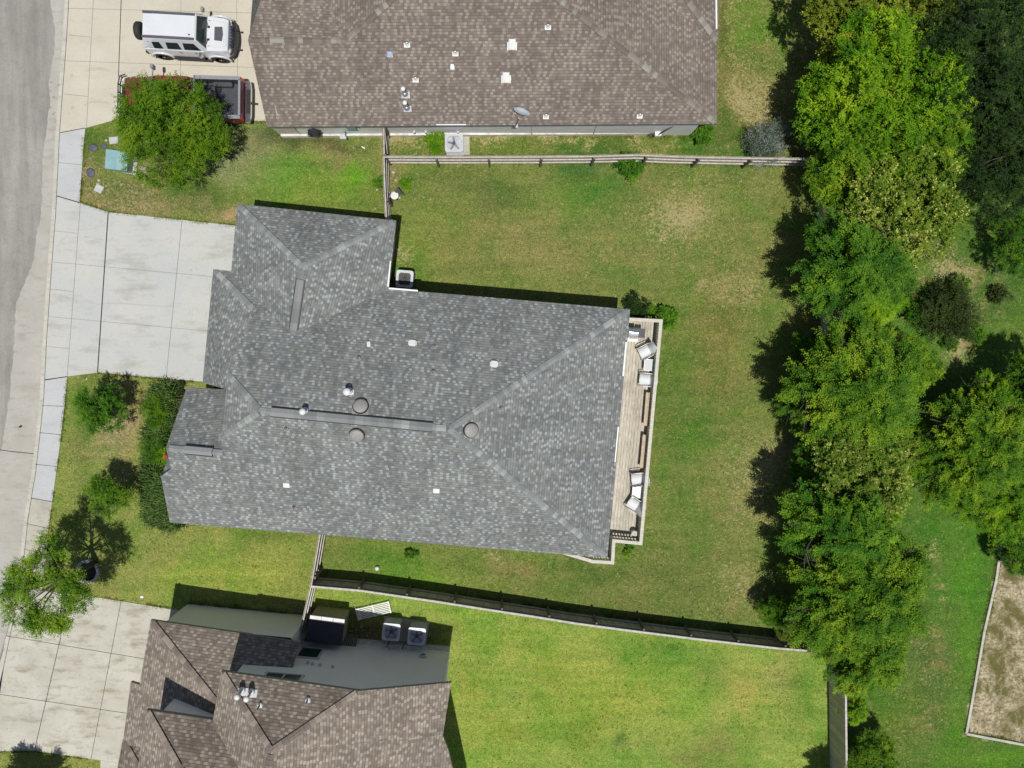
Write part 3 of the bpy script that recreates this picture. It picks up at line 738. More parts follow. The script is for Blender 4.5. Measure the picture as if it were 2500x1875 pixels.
# ================================================================== MAIN HOUSE (grey roof)
EV = 2.8
gA, gB, gC, gD, gE, gF = (579,497.5), (967.5,538.6), (948,705), (1538.6,755.4), (1483,1362), (415,1276)
main = empty('house', P(1000,930,0), 'single storey house with a multi tone grey shingle roof and a wooden deck behind it', 'house')
pA, pB, pC, pD, pE, pF = [P(a, b, EV) for a, b in (gA, gB, gC, gD, gE, gF)]
pLb = P(520.6, 657, EV)
planeN = eave_plane(pLb, pD, .50, Vector((0,-1,0)))
planeS = eave_plane(pF, pE, .50, Vector((0,1,0)))
apR = (on_plane(1097,1047,planeN) + on_plane(1097,1047,planeS))/2
apL = (on_plane(636,1003,planeN) + on_plane(636,1003,planeS))/2
J1 = P(738, 651, 4.35); J2 = on_plane(705+9, 818, planeN)
pV = P(566, 662, EV); pA2 = P(565, 655, EV)
pT = on_plane(617, 753, planeN); pK = on_plane(556, 914, planeN); pKb = P(551, 950, 3.7); pM = P(494.5, 934, EV)
pQ = on_plane(539.5, 1069, planeS); pQ2 = on_plane(544, 1106, planeS)
pH = on_plane(406.7, 1093, planeS) + Vector((0,0,.06)); pI = P(455.7, 946, EV)
pG1 = on_plane(417, 1143, planeS); pG2 = on_plane(421, 1164, planeS); pG = on_plane(392.5, 1162.7, planeS); pG3 = on_plane(411, 1118, planeS)
pHb = P(551, 950.5, EV-.02)
faces = [
 [pLb, pV, J2, pC, pD, apR, apL, pK, pT],           # north plane
 [pF, pG, pG2, pG1, pQ2, pQ, apL, apR, pE],         # south plane
 [pD, pE, apR],                                      # east hip
 [pQ, apL, pK, pKb],                                 # west hip
 [pLb, pT, pK, pKb, pM],                             # garage bay, west
 [pA, pB, J1],                                       # garage wing, north hip
 [pB, pC, J2, J1],                                   # garage wing, east
 [pA, J1, J2, pV, pA2],                              # garage wing, west
 [pH, pQ2, pQ, pHb, pI],                             # small porch gable, north slope
 [pH, pQ2, pG1],                                     # small porch gable, south slope
]
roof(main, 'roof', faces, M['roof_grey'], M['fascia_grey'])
gz = P(399, 1151, 3.1); gz2 = P(409, 1118, 3.4)
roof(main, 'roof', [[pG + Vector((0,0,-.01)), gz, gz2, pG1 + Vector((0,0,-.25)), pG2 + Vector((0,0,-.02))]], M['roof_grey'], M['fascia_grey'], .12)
caps(main, [(pD, apR), (pE, apR), (apR, apL, .06), (apL, pK), (apL, pQ), (pLb, pT), (pA, J1), (pB, J1), (J1, J2, .06), (pH, pQ2, .07)], M['cap_grey'], w=.155)
ridge_vent(main, apL.lerp(apR, .055), apL.lerp(apR, .91), .17, M['cap_grey'])
ridge_vent(main, J1.lerp(J2, .19), J1.lerp(J2, .93), .15, M['cap_grey'])
ridge_vent(main, pH.lerp(pQ2, .33), pH.lerp(pQ2, .82), .16, M['cap_grey'])
ring = [tuple(p.xy) for p in (pA, pB, pC, pD, pE, pF, pI, P(494,942,EV), pM, pLb, pV, pA2)]
ins = inset(ring, .38)
walls(main, [(a, b, 2.62) for a, b in ins], M['brick'])
# gable ends of the front
m = MB()
m.raw([pI + Vector((.45,-.2,-.2)), pH + Vector((.45,0,-.25)), P(430,1120,2.6)], [(0,1,2)]); m.raw([P(440,1262,2.6), pG + Vector((.5,0,-.25)), P(425,1150,2.6)], [(0,1,2)])
m.build('gable', M['brick'], main, world=True)
for a_, b_ in (((953,637,EV),(947.5,700,EV)), ((949,704,EV),(1020,710,EV)), ((1528.5,835,EV),(1521,918,EV)), ((1509,1042,EV),(1500.5,1128,EV))):
    gutter_piece(main, a_, b_, M['white'])
AX = math.atan2((pD-pC).y, (pD-pC).x)
def on_ring(i, t, z, out=0.0, ringpts=None):
    rp = ringpts or ins; a, b = Vector(rp[i]), Vector(rp[(i+1) % len(rp)]); p = a.lerp(b, t); return (p.x, p.y, z)
opening(main, on_ring(11, .5, 1.15), 1.9, 2.1, math.pi+AX, M['white'], M['fascia_white'], 'garage_door')
opening(main, on_ring(8, .5, 1.15), 4.2, 2.1, math.pi+AX, M['white'], M['fascia_white'], 'garage_door')
opening(main, on_ring(5, .3, 1.4), 1.6, 1.3, math.pi+AX, M['white'], M['glass'], mull=1)
for tt, w in ((.25, 1.4), (.72, 1.2)): opening(main, on_ring(4, tt, 1.4), w, 1.2, -math.pi/2+AX, M['white'], M['glass'], mull=1)
for tt, w in ((.3, 1.0), (.7, 1.6)): opening(main, on_ring(2, tt, 1.4), w, 1.2, math.pi/2+AX, M['white'], M['glass'])
opening(main, on_ring(3, .55, 1.75), 1.8, 2.1, AX, M['white'], M['glass'], 'patio_door', mull=1)
opening(main, on_ring(3, .2, 1.95), 1.4, 1.2, AX, M['white'], M['glass'])

# roof fittings
def slope_frame(pl, p, rz=None):
    n = pl[1]; return n
def fit(parent_label, cat, name, group, px, py, pl, maker, label):
    p = on_plane(px, py, pl)
    o = empty(name, p, label, cat, group)
    maker(o, pl[1]); return o
def orient(mb, n, rz=0):
    q = Vector((0,0,1)).rotation_difference(n).to_matrix() @ Matrix.Rotation(rz, 3, 'Z')
    mb.v = [q @ v for v in mb.v]; return mb
def up_mb(mb): return mb
def mk_square(w, l, h, mat, base_mat=None, rz=0.0, fl=None):
    def f(o, n):
        if fl:
            m = MB(); m.box((0,-fl[1],.012), (w+fl[0], l*.75, .012)); orient(m, n, rz).build('flashing', base_mat or mat, o)
        m = MB(); m.box((0,0,h/2+.012), (w, l, h), ch=.03); orient(m, n, rz).build('cover', mat, o)
        m = MB(); m.box((0,-.01,.02), (w-.05, l-.05, h*.9)); orient(m, n, rz).build('throat', M['charcoal'], o)
    return f
def mk_boot(mat, fl=.17, r=.045, h=.22, rz=0.0):
    def f(o, n):
        m = MB(); m.box((0,-.05,.01), (fl*1.25, fl*.9, .012)); m.lathe((0,0,0), [(.1,.012),(.085,.05),(r+.01,.10)], 14); orient(m, n, rz).build('flashing', mat, o)
        m = MB(); m.lathe((0,0,-.05), [(r,0),(r,h),(r-.012,h),(r-.014,h-.12)], 12); m.lathe((0,0,h-.15), [(r-.014,0),(0,0)], 12); m.build('pipe', M['charcoal'], o)
    return f
def mk_flue(h, r=.065, capr=.11, tilt=0.0, fl=.3, mat=None, n2=1):
    def f(o, n):
        m = MB(); m.box((.03,-.06,.012), (fl, fl*.75, .012)); m.lathe((0,0,.012), [(.15,0),(.09,.16)], 14); orient(m, n).build('flashing', M['metal'] if not mat else mat, o)
        m = MB(); m.tube([(0,0,0),(0,0,h)], r, 12); m.build('pipe', M['metal'], o)
        m = MB(); m.lathe((0,0,h-.02), [(capr*.8,-.06),(capr,-.02),(capr,.03),(.02,.075)], 18); m.build('cowl', M['white'], o)
    return f
def mk_round(r, h, mat, rz=0):
    def f(o, n):
        m = MB(); m.box((0,-.04,.01), (2.2*r, 2.1*r, .012)); orient(m, n, rz).build('flashing', M['vent_grey'], o)
        m = MB(); m.lathe((0,0,0), [(r*1.09,.0),(r*1.09,h*.35),(r*.9,h*.5)], 24); orient(m, n).build('throat', M['black'], o)
        m = MB(); m.lathe((0,0,h*.45), [(r*.97,0),(r,.02),(r*.97,.05),(r*.75,.085),(r*.35,.105),(0,.11)], 26); orient(m, n).build('cover', mat, o)
    return f
planeE = (pE, newell([pD, apR, pE]) if newell([pD, apR, pE]).z > 0 else -newell([pD, apR, pE]))
G1, G2, G3 = 'white box vents on the grey roof', 'small pipe boots on the grey roof', 'round turtle vents on the grey roof'
fit('', 'vent', 'roof_vent', G1, 900.6, 842, planeN, mk_square(.15,.22,.10,M['white'],rz=-AX), 'small white box vent, westernmost on the north slope of the grey roof')
fit('', 'vent', 'roof_vent', G1, 1007, 839, planeN, mk_square(.27,.25,.11,M['white'],rz=AX,fl=(.08,-.02)), 'wide white box vent mid grey north slope, beside a dark pipe boot')
fit('', 'vent', 'roof_vent', G1, 1206, 890.5, planeN, mk_square(.26,.26,.12,M['white'],rz=AX,fl=(.08,-.02)), 'white box vent close to the long diagonal hip of the grey north slope')
fit('', 'vent', 'roof_vent', G1, 701, 1181.6, planeS, mk_square(.27,.23,.11,M['white'],rz=AX,fl=(.1,.04)), 'white box vent on the south slope of the grey roof towards the street')
fit('', 'vent', 'roof_vent', G1, 1066, 1195, planeS, mk_square(.27,.23,.11,M['white'],rz=AX,fl=(.1,.04)), 'white box vent on the south slope of the grey roof towards the back yard')
for (x, y, pl, lb) in ((875,874,planeN,'dark pipe boot on the grey north slope left of the wide white box vent'), (1059.5,846,planeN,'dark pipe boot on the grey north slope right beside the wide white box vent'),
    (1058,908,planeN,'dark pipe boot on the grey north slope halfway down to the ridge vent'), (1222.8,996.5,planeE,'dark pipe boot on the triangular east slope of the grey roof'),
    (699.7,1045.6,planeS,'dark pipe boot just below the ridge vent on the grey south slope'), (718.7,1238,planeS,'dark pipe boot near the south eave of the grey roof')):
    fit('', 'pipe', 'vent_pipe', G2, x, y, pl, mk_boot(M['vent_grey']), lb)
fit('', 'flue', 'flue_pipe', 'white capped flues on the grey roof', 853, 955, planeN, mk_flue(.55,.08,.15,mat=M['white']), 'large white capped flue above the round vent on the grey north slope')
fit('', 'flue', 'flue_pipe', 'white capped flues on the grey roof', 746, 1003, planeN, mk_flue(.5,.07,.13,mat=M['white']), 'smaller white capped flue beside the long ridge vent of the grey roof')
fit('', 'vent', 'turtle_vent', G3, 880.7, 993, planeN, mk_round(.30,.22,M['vent_grey']), 'round grey dome vent just north of the long ridge vent')
fit('', 'vent', 'turtle_vent', G3, 872, 1060, planeS, mk_round(.30,.22,M['vent_grey']), 'round grey dome vent just south of the long ridge vent')
fit('', 'vent', 'turtle_vent', G3, 1149, 1050, planeE, mk_round(.30,.2,M['vent_grey'], rz=1.5), 'round grey dome vent on the east slope next to the hip apex')

# ================================================================== UPPER HOUSE (brown roof, white siding)
upper = empty('house', P(1200,60,0), 'long brown shingle roofed house with white siding behind two parked vehicles', 'house')
EVU = 2.35
uSW, uSE = P(652.5,309.5,EVU), P(1750.7,302,EVU)
uS = eave_plane(uSW, uSE, .55, Vector((0,1,0)))
uG = on_plane(605,96,uS)                                  # west gable peak
uJ = on_plane(845,98,uS)                                  # where gable ridge meets the hip
dirw = (uSE-uSW).normalized(); nrm = Vector((-dirw.y, dirw.x, 0))
RIDGE = 5.6
def along(a, pxb, pyb):                                   # extend the hip line beyond the frame up to the ridge
    b = on_plane(pxb, pyb, uS); d = (b-a); return a + d*((RIDGE-a.z)/d.z)
uW = along(uJ, 955, 0); uE = along(uSE, 1368, 0)
def mirror(p, ref):                                       # reflect across the main ridge line
    return p - nrm*2*(p-ref).dot(nrm)
nSE = mirror(uSE, uE)
nW = (uW-uJ).normalized().cross(nrm).normalized(); nW = nW if nW.z > 0 else -nW
gl_ = P(636, 0, 3.75); rdg = (uJ-uG).normalized()         # north slope of the west gable
nG = rdg.cross((gl_-uG).normalized()).normalized(); nG = nG if nG.z > 0 else -nG
vd_ = nG.cross(nW).normalized(); vd_ = vd_ if vd_.z < 0 else -vd_
kv = min((EVU-uJ.z)/vd_.z, (uG-uJ).dot(rdg)/vd_.dot(rdg)*.93); uV = uJ + vd_*kv   # foot of the valley
far = uW + nrm*0; hm = mirror(uJ, uW) - uW; far = uW + hm*((uV.z-uW.z)/hm.z)      # north foot of the west hip plane
dn = (gl_-uG); uNWc = uG + dn*((EVU-uG.z)/dn.z)
faces = [
 [uSW, uSE, uE, uW, uJ, uG],
 [uG, uJ, uV, uNWc],
 [uJ, uW, far, uV],
 [uSE, nSE, uE],
 [uW, uE, nSE, far],
]
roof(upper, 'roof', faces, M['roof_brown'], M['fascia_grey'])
bA, bB = P(1754,105,EVU+.02), P(1690,103.2,EVU+.02)
BS = eave_plane(bB, bA, .55, Vector((0,1,0)))
bT = on_plane(1674,-5,BS); bC = on_plane(1613,17,BS); bC2 = on_plane(1592,-12,BS)
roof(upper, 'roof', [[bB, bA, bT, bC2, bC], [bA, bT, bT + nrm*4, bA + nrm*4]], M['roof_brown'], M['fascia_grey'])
caps(upper, [(uG, uJ, .07), (uJ, uW), (uSE, uE), (uW, uE, .07), (bA, bT)], M['cap_brown'], w=.155)
gutter_piece(upper, (1065,304,EVU), (1138,304,EVU), M['white']); gutter_piece(upper, (1747.5,-60,EVU+.16), (1749,71,EVU+.16), M['white'])
UX = math.atan2(dirw.y, dirw.x)
w0 = P(690,328,0); w1 = P(1684,331,0)
mid = [tuple(w0.xy), tuple(w1.xy), tuple((w1 + nrm*13.2).xy), tuple((w0 + nrm*13.2).xy)]
walls(upper, [(a, b, 2.22) for a, b in mid], M['siding_white'])
m = MB(); gp = (uSW + Vector((.5,.3,-.15)), uG + Vector((.5,0,-.3)), uNWc + Vector((.5,-.3,-.1)))
m.raw([Vector((gp[0].x, gp[0].y, 2.6)), Vector((gp[2].x, gp[2].y, 2.6)), gp[1]], [(0,1,2)])
m.build('gable', M['brick'], upper, world=True)
s0 = Vector((0,-1,0))
m = MB(); c = P(711,326,0); m.box((c.x, c.y+.1, 1.05), (.95,.42,2.2), rz=UX); m.build('corner_pier', M['brick'], upper, world=True)
m = MB(); m.box(((w0.x+w1.x)/2, (w0.y+w1.y)/2-.03, .1), ((w1-w0).length, .1, .45), rz=UX); m.build('foundation', M['foundation'], upper, world=True)
def wallbox(parent, name, px, h, size, mat, wy=327.3, d=.1):
    c = P(px, wy, 0); k = (HC-h)/HC; c = P(px, wy, 0)
    # px is where the item shows: shift the wall point so it lands there at height h
    q = P(px, 0, h); m = MB(); m.box((q.x, c.y - size[1]/2 - .01, h), size, ch=.02); return m.build(name, mat, parent, world=True)
def wx(px, h): return P(px, 315, h).x
wy0 = w0.y
def wall_item(name, label, cat, px, h, maker, group=None):
    o = empty(name, (wx(px,h), wy0 + (wx(px,h)-w0.x)*math.tan(UX), h), label, cat, group); maker(o); return o
def mk_meter(o):
    m = MB(); m.box((.1,-.09,0), (.42,.14,.5), ch=.02); m.build('door', M['trans_teal'], o)
    m = MB(); m.box((-.25,-.07,.1), (.22,.12,.4), ch=.02); m.build('panel', M['white'], o)
    m = MB(); m.lathe((-.12,-.17,-.15), [(.09,0),(.09,.05),(.05,.09)], 14, axis='y'); m.build('dial', M['ac_grey'], o)
    m = MB(); m.lathe((.4,-.1,.0), [(.07,0),(.07,.05),(.04,.08)], 14, axis='y'); m.build('dial', M['ac_grey'], o)
wall_item('meter_box', 'teal and white utility meter box on the white siding wall', 'meter', 853, 1.3, mk_meter)
def mk_gas(o):
    m = MB(); m.box((0,-.25,0), (.3,.22,.22), ch=.05); m.build('body', M['ac_grey'], o)
    m = MB(); m.tube([(.12,-.25,-.3),(.12,-.25,.1),(.12,0,.14)], .02, 8); m.tube([(-.12,-.25,-.3),(-.12,-.25,0)], .02, 8); m.build('pipe', M['charcoal'], o)
wall_item('gas_meter', 'small pale gas meter low on the white siding wall by the teal box', 'meter', 838, .4, mk_gas)
def mk_hose(o):
    m = MB()
    for i in range(7):
        r = .28 - .012*(i % 3); y = -.10 - .035*i
        m.tube([(r*math.cos(a), y, r*math.sin(a)) for a in [k*math.pi/9 for k in range(19)]], .018, 6, cap=False)
    m.build('coil', M['rubber'], o)
    m = MB(); m.box((0,-.14,.1), (.12,.26,.1)); m.build('bracket', M['charcoal'], o)
wall_item('garden_hose', 'coiled black garden hose hung on the white siding wall', 'hose', 767, .9, mk_hose)
def mk_spigot(o):
    m = MB(); m.box((.15,-.2,0), (.3,.3,.28), ch=.04); m.build('box', M['white'], o)
    m = MB(); m.tube([(.15,-.3,.1),(.45,-.22,.7),(.8,-.1,1.2)], .03, 8); m.tube([(.8,-.1,1.2),(1.0,-.06,1.55)], .02, 6); m.tube([(.8,-.1,1.2),(1.02,-.05,1.15)], .02, 6); m.tube([(-.25,-.25,-.1),(.05,-.2,0)], .04, 8); m.build('pipe', M['charcoal'], o)
wall_item('service_mast', 'white box with a forked dark pipe at the east end of the white wall', 'utility box', 1598, .5, mk_spigot)
for px_ in (1012,1040,1118):
    m = MB(); q = wx(px_, .6); m.box((q, wy0-.06, .6), (.09,.08,.22)); m.build('outlet_box', M['ac_grey'], upper, world=True)
for px_ in (1300, 1457):
    m = MB(); q = wx(px_, 1.6); m.box((q, wy0-.05, 1.05), (.05,.05,2.1)); m.build('downpipe', M['white'], upper, world=True)

B1 = 'pipe boots with white flashing on the brown roof'
for (x, y, lb) in ((993.4,107,'pipe boot with white flashing on the brown roof, above the blue tab vent'), (1111.7,128.5,'pipe boot with white flashing above a white tab vent mid brown roof'), (1014.6,192.5,'pipe boot with white flashing just above two tall white flues'),
   (1337.7,63.7,'pipe boot with white flashing high on the brown roof, nearest the diagonal hip'), (1333,282.5,'pipe boot with white flashing at the eave right of the satellite dish'), (1562,281,'pipe boot with white flashing at the eave near the east corner of the brown roof')):
    fit('', 'pipe', 'vent_pipe', B1, x, y, uS, mk_boot(M['white'], .20, .06, .2), lb)
fit('', 'vent', 'roof_vent', 'low box vents on the brown roof', 1250.3, 107.6, uS, mk_square(.29,.42,.1,M['fascia_white'],rz=0,fl=(.12,.08)), 'cream box vent on the brown roof, upper one of two')
fit('', 'vent', 'roof_vent', 'low box vents on the brown roof', 1235.5, 188.3, uS, mk_square(.29,.42,.1,M['fascia_white'],rz=0,fl=(.12,.08)), 'cream box vent on the brown roof, lower one of two')
M['tab_blue'] = mat_plain('tab_blue', (.28,.34,.52), .4, .3, .1, 9)
fit('', 'vent', 'tab_vent', 'small metal tab vents on the brown roof', 952, 130.7, uS, mk_square(.2,.2,.08,M['tab_blue'],M['white'],fl=(.02,.06)), 'small blue metal tab vent on the brown roof')
fit('', 'vent', 'tab_vent', 'small metal tab vents on the brown roof', 1104.4, 162.3, uS, mk_square(.14,.22,.07,M['white'],M['metal'],fl=(.04,.05)), 'small white tab vent under a pipe boot on the brown roof')
fit('', 'flue', 'flue_pipe', 'tall white flues on the brown roof', 988.5, 228, uS, mk_flue(.62,.06,.10,fl=.36), 'tall white capped flue, upper one of two on the brown roof')
fit('', 'flue', 'flue_pipe', 'tall white flues on the brown roof', 993, 262, uS, mk_flue(.66,.06,.10,fl=.34), 'tall white capped flue, lower one of two on the brown roof')
# satellite dish
dp = on_plane(1259, 307, uS)
dish = empty('satellite_dish', dp, 'oval pale grey satellite dish on an arm at the eave of the brown roof', 'satellite dish')
m = MB(); m.tube([(0,0,0),(.02,0,.2),(.14,.2,.52)], .03, 8); m.box((0,0,.02), (.2,.2,.03)); m.build('mast', M['metal'], dish)
m = MB(); m.lathe((0,0,0), [(0,-.07),(.15,-.055),(.28,-.015),(.385,.04),(.39,.05),(.27,0),(.14,-.035),(0,-.05)], 30, sy=.9)
q = Euler((rad(-48), rad(6), rad(-18))).to_matrix(); m.v = [q @ v + Vector((.25,.44,.56)) for v in m.v]; m.build('reflector', mat_plain('dish_paint', (.50,.56,.59), .4, 0, .05), dish)
m = MB(); m.tube([(.15,.22,.5),(.05,-.05,.55),(-.03,-.2,.72)], .016, 6); m.box((-.04,-.22,.75), (.09,.1,.1), ch=.02); m.build('feed_arm', M['charcoal'], dish)

# ================================================================== LOWER HOUSE (two storey, taupe roof, grey stucco)
lower = empty('house', P(850,1700,0), 'two storey grey stucco house with steep taupe shingle roofs beside the lower driveway', 'house')
H1, H2 = 2.95, 5.6
la, lb = P(367.7,1514,H1), P(732,1567,H1)
lN = eave_plane(la, lb, .72, Vector((0,-1,0)))
h1a = on_plane(527,1714,lN)
nW_ = newell([la, h1a, P(341,1672,H1)]); nW_ = nW_ if nW_.z > 0 else -nW_
lW = (la, nW_)
lc = on_plane(713,1633,lN); ld = on_plane(597,1612,lN); le = on_plane(545,1640,lN)
u1, u2 = P(540,1639,H2), P(878,1687,H2)
uN = eave_plane(u1, u2, .80, Vector((0,-1,0)))
u3 = on_plane(662,1834,uN); u4 = P(640,2200,u3.z)
u1w = P(520.5,1757,H2); u2e = P(1101.6,1666.5,4.0); u5 = P(1081,1796,4.0); u6 = P(1096,1836,4.0); u7 = P(1150,2200,4.0)
L_ = lambda x, y: on_plane(x, y, lW)
faces = [
 [la, lb, lc, on_plane(706,1656,lN), on_plane(540,1672,lN), h1a],
 [la, h1a, L_(516,1750), L_(500,1775), L_(420,1800), L_(365,1830), L_(299,1817), L_(301,1806), L_(319,1665), L_(340.5,1671.5)],
]
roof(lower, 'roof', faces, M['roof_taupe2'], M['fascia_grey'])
v1 = P(357.5,1733,H2-.1)
vN = eave_plane(v1, P(520.5,1757,H2-.1), .8, Vector((0,-1,0)))
v2 = on_plane(520.5,1757,vN)
v3 = on_plane(438,1875,vN); v4 = on_plane(585.6,1875,vN); v3b = on_plane(512,2010,vN); v4b = on_plane(668,2030,vN)
roof(lower, 'roof', [[v1, v2, v4, v4b, v3b, v3]], M['roof_taupe'], M['fascia_grey'])
vW = eave_plane(v1, P(345.5,1812,H2-.1), .8, Vector((1,0,0)))
roof(lower, 'roof', [[v1, v3, v3b, P(318,2010,H2-.1), P(345.5,1812,H2-.1)]], M['roof_taupe2'], M['fascia_grey'])
x1 = P(299,1807,H1-.15); xN = eave_plane(x1, P(365,1818,H1-.15), .8, Vector((0,-1,0)))
roof(lower, 'roof', [[x1, on_plane(365,1818,xN), on_plane(392,1875,xN), on_plane(425,1950,xN), on_plane(370,1950,xN), on_plane(338,1875,xN)],
                     [x1, on_plane(338,1875,xN), on_plane(370,1950,xN), P(270,1960,H1-.15), P(284,1890,H1-.15)]], M['roof_taupe'], M['fascia_grey'])
# upper roofs
roof(lower, 'roof', [[u1, u2, u3]], M['roof_taupe'], M['fascia_grey'])
e1 = P(1081,1796,4.0); hd = (e1-u2e).normalized(); nE_ = hd.cross(u2-u2e).normalized(); nE_ = nE_ if nE_.z > 0 else -nE_      # level direction of the east slope, southwards
YS = P(700,2010,0).y
def south(p): return p + hd*((YS - .3 - p.y)/hd.y)
u4 = south(u3); e2 = P(1096,1836,3.9); e3 = P(1140,2030,3.6); print('E plane gap', (u3-u2).dot(nE_))
nWu = (u1w-u1).normalized().cross((u3-u1).normalized()); nWu = nWu if nWu.z > 0 else -nWu
w4 = u1w + (u1w-u1).normalized()*((YS - .3 - u1w.y)/(u1w-u1).normalized().y); u4w = on_plane(0,0,(u1,nWu))*0 + u4
roof(lower, 'roof', [[u1, u3, u1w], [u1w, u3, u4, w4],
                     [u2, u2e, e1, u3], [e1, e2, e3, u4, u3]], M['roof_taupe2'], M['fascia_grey'])
caps(lower, [(la, h1a), (u1, u3), (u2, u3), (u3, u4, .1), (v1, v3, .05), (v3, v3b, .05), (x1, on_plane(338,1875,xN), .06)], M['cap_taupe'], w=.16, piece=.22)
# walls: one-storey wing, two-storey block
nw, ne = P(459,1474,0), P(752,1503,0)
LX = math.atan2((ne-nw).y, (ne-nw).x); ldir = (ne-nw).normalized(); ln = Vector((ldir.y, -ldir.x, 0))
swp = nw + ln*4.2 + ldir*(-.5)
walls(lower, [(nw.x,nw.y,2.85),(ne.x,ne.y,2.85),((ne+ln*2.2).x,(ne+ln*2.2).y,2.85),((nw+ln*8.2+ldir*2).x,(nw+ln*8.2).y,2.85),((nw+ln*8.2).x,(nw+ln*8.2).y,2.6)], M['stucco'])
tn_w, tn_e = P(742,1553,0), P(1099,1583,0)
TX = math.atan2((tn_e-tn_w).y, (tn_e-tn_w).x); tdir = (tn_e-tn_w).normalized(); tnn = Vector((tdir.y, -tdir.x, 0))
tw2 = on_plane(598,1617,(tn_w, -tnn)); tw2.z = 0
pk = Vector((P(878.5,1687,H2).x, 0, 0)); tk = (pk.x - tn_w.x)/tdir.x
pkp = tn_w + tdir*tk
m = MB(); Z = lambda p, z: Vector((p.x, p.y, z))
m.raw([Z(tw2, 2.9), Z(tn_w, 2.9), Z(tn_w, -.1), Z(tn_e, -.1), Z(tn_e, 3.9), Z(pkp, 5.42), Z(tw2, 5.42)], [(0,1,2,3,4,5,6)])
bk = (YS - tn_e.y)/tnn.y
m.raw([Z(tn_e, -.1), Z(tn_e + tnn*bk, -.1), Z(tn_e + tnn*bk, 3.85), Z(tn_e, 3.85)], [(0,1,2,3)])
m.raw([Z(tw2, 3.0), Z(tw2, 5.42), Z(tw2 + tnn*bk, 5.42), Z(tw2 + tnn*bk, 3.0)], [(0,1,2,3)])
sE, sW = tn_e + tnn*bk, tw2 + tnn*bk; sR = u4 + hd*.3
m.raw([Z(sE,-.1), Z(sE,3.85), Vector((sR.x, sR.y, u4.z-.2)), Z(sW,5.42), Z(sW,-.1)], [(0,1,2,3,4)])
m.raw([Z(tn_w, -.1), Z(tn_w, 2.9), Z(tn_w + tnn*3, 2.9), Z(tn_w + tnn*3, -.1)], [(0,1,2,3)])
# wall under the recess, seen between the roofs
m.build('wall', M['stucco'], lower, world=True)
# wall of the upper front bay, set back under its eave
vd = (v2-v1).normalized(); vn = Vector((vd.y,-vd.x,0)); wv0 = v1 + vd*.45 + vn*.25; wv1 = v2 + vd*.3 + vn*.25; wv2 = wv0 + vn*((YS-wv0.y)/vn.y)
m = MB(); m.raw([Z(wv0,2.9), Z(wv1,2.9), Z(wv1,5.38), Z(wv0,5.38)], [(0,1,2,3)]); m.raw([Z(wv0,2.9), Z(wv0,5.38), Z(wv2,5.38), Z(wv2,-.1), Z(wv0,-.1)], [(0,1,2,3,4)]); m.raw([Z(wv2,-.1), Z(wv2,5.38), Z(sW,5.38), Z(sW,-.1)], [(0,1,2,3)])
m.build('wall', M['stucco'], lower, world=True)
m = MB(); g0 = tn_w + tdir*2.0; m.box(((g0.x+tn_e.x)/2, (g0.y+tn_e.y)/2+.05, .15), ((tn_e-g0).length, .12, .5), rz=TX); m.build('foundation', M['foundation'], lower, world=True)
tpl = (tn_w, -tnn)
def wall_pt(px, py, pl): return on_plane(px, py, pl)
wa, wb = wall_pt(737,1578,tpl), wall_pt(779,1609,tpl); wc = wall_pt(794,1583,tpl); wd = wall_pt(733,1603,tpl)
cz = (1.35+2.4)/2; cx = (wa+wc)/2
opening(lower, Vector((cx.x, cx.y, cz+.05)), abs((wc-wa).x)-.1, 1.15, math.pi/2+TX, M['ac_grey'], M['glass_green'])
wa = wall_pt(662,1637,tpl); wb = wall_pt(700,1643,tpl); cc_ = (wall_pt(662,1638,tpl)+wall_pt(735,1650,tpl))/2
opening(lower, Vector((cc_.x, cc_.y, 4.85)), 1.5, 1.05, math.pi/2+TX, M['ac_grey'], M['glass_green'], mull=1)
for px_, py_ in ((752,1620),(763,1623),(781,1626),(812,1630)):
    m = MB(); q = wall_pt(px_, py_, tpl); m.box((q.x, q.y+.05, q.z), (.11,.1,.12), rz=TX); m.build('wall_vent', M['ac_grey'], lower, world=True)
for px_, py_, ww, hh in ((944,1586,.13,.24),(981,1592,.13,.24),(886,1581,.16,.16)):
    m = MB(); q = wall_pt(px_, py_, tpl); m.box((q.x, q.y+.05, q.z), (ww,.1,hh), rz=TX, ch=.015); m.build('disconnect_box', M['fascia_white'], lower, world=True)
m = MB(); q = wall_pt(1033,1604,tpl); m.lathe((q.x, q.y, q.z), [(.16,.02),(.16,.1),(.1,.13)], 16, axis='y'); m.build('wall_cover', M['ac_grey'], lower, world=True)
LF = 'tall white capped flues on the taupe roof'
f1 = P(577.5,1703,0)
def flue_tall(top, base, label):
    b = on_plane(base[0], base[1], uN); 
    # height so that the cap shows at the photographed place
    h = .9
    for k in range(60):
        hh = .3 + k*.03; d = ray(top[0], top[1]); t_ = (HC-(b.z+hh))/-d.z
        if abs(d.y*t_ - b.y) < abs(d.y*((HC-(b.z+h))/-d.z) - b.y): h = hh
    o = empty('flue_pipe', b, label, 'flue', LF)
    mk_flue(min(h, 1.25), .05, .11, fl=.4, mat=M['white'])(o, uN[1]); return o
flue_tall((577.5,1703), (591,1686), 'tall white capped flue nearest the diagonal hip of the taupe roof')
flue_tall((602,1708), (614,1690), 'tall white capped flue, right one of the pair on the taupe roof')
fit('', 'pipe', 'vent_pipe', 'thin vent pipes on the taupe roof', 635, 1721, uN, mk_boot(M['white'], .16, .035, .38), 'thin vent pipe on the taupe roof just right of the two tall flues')
fit('', 'pipe', 'vent_pipe', 'thin vent pipes on the taupe roof', 752, 1708, uN, mk_boot(M['white'], .16, .035, .38), 'thin vent pipe alone on the right part of the shaded taupe slope')

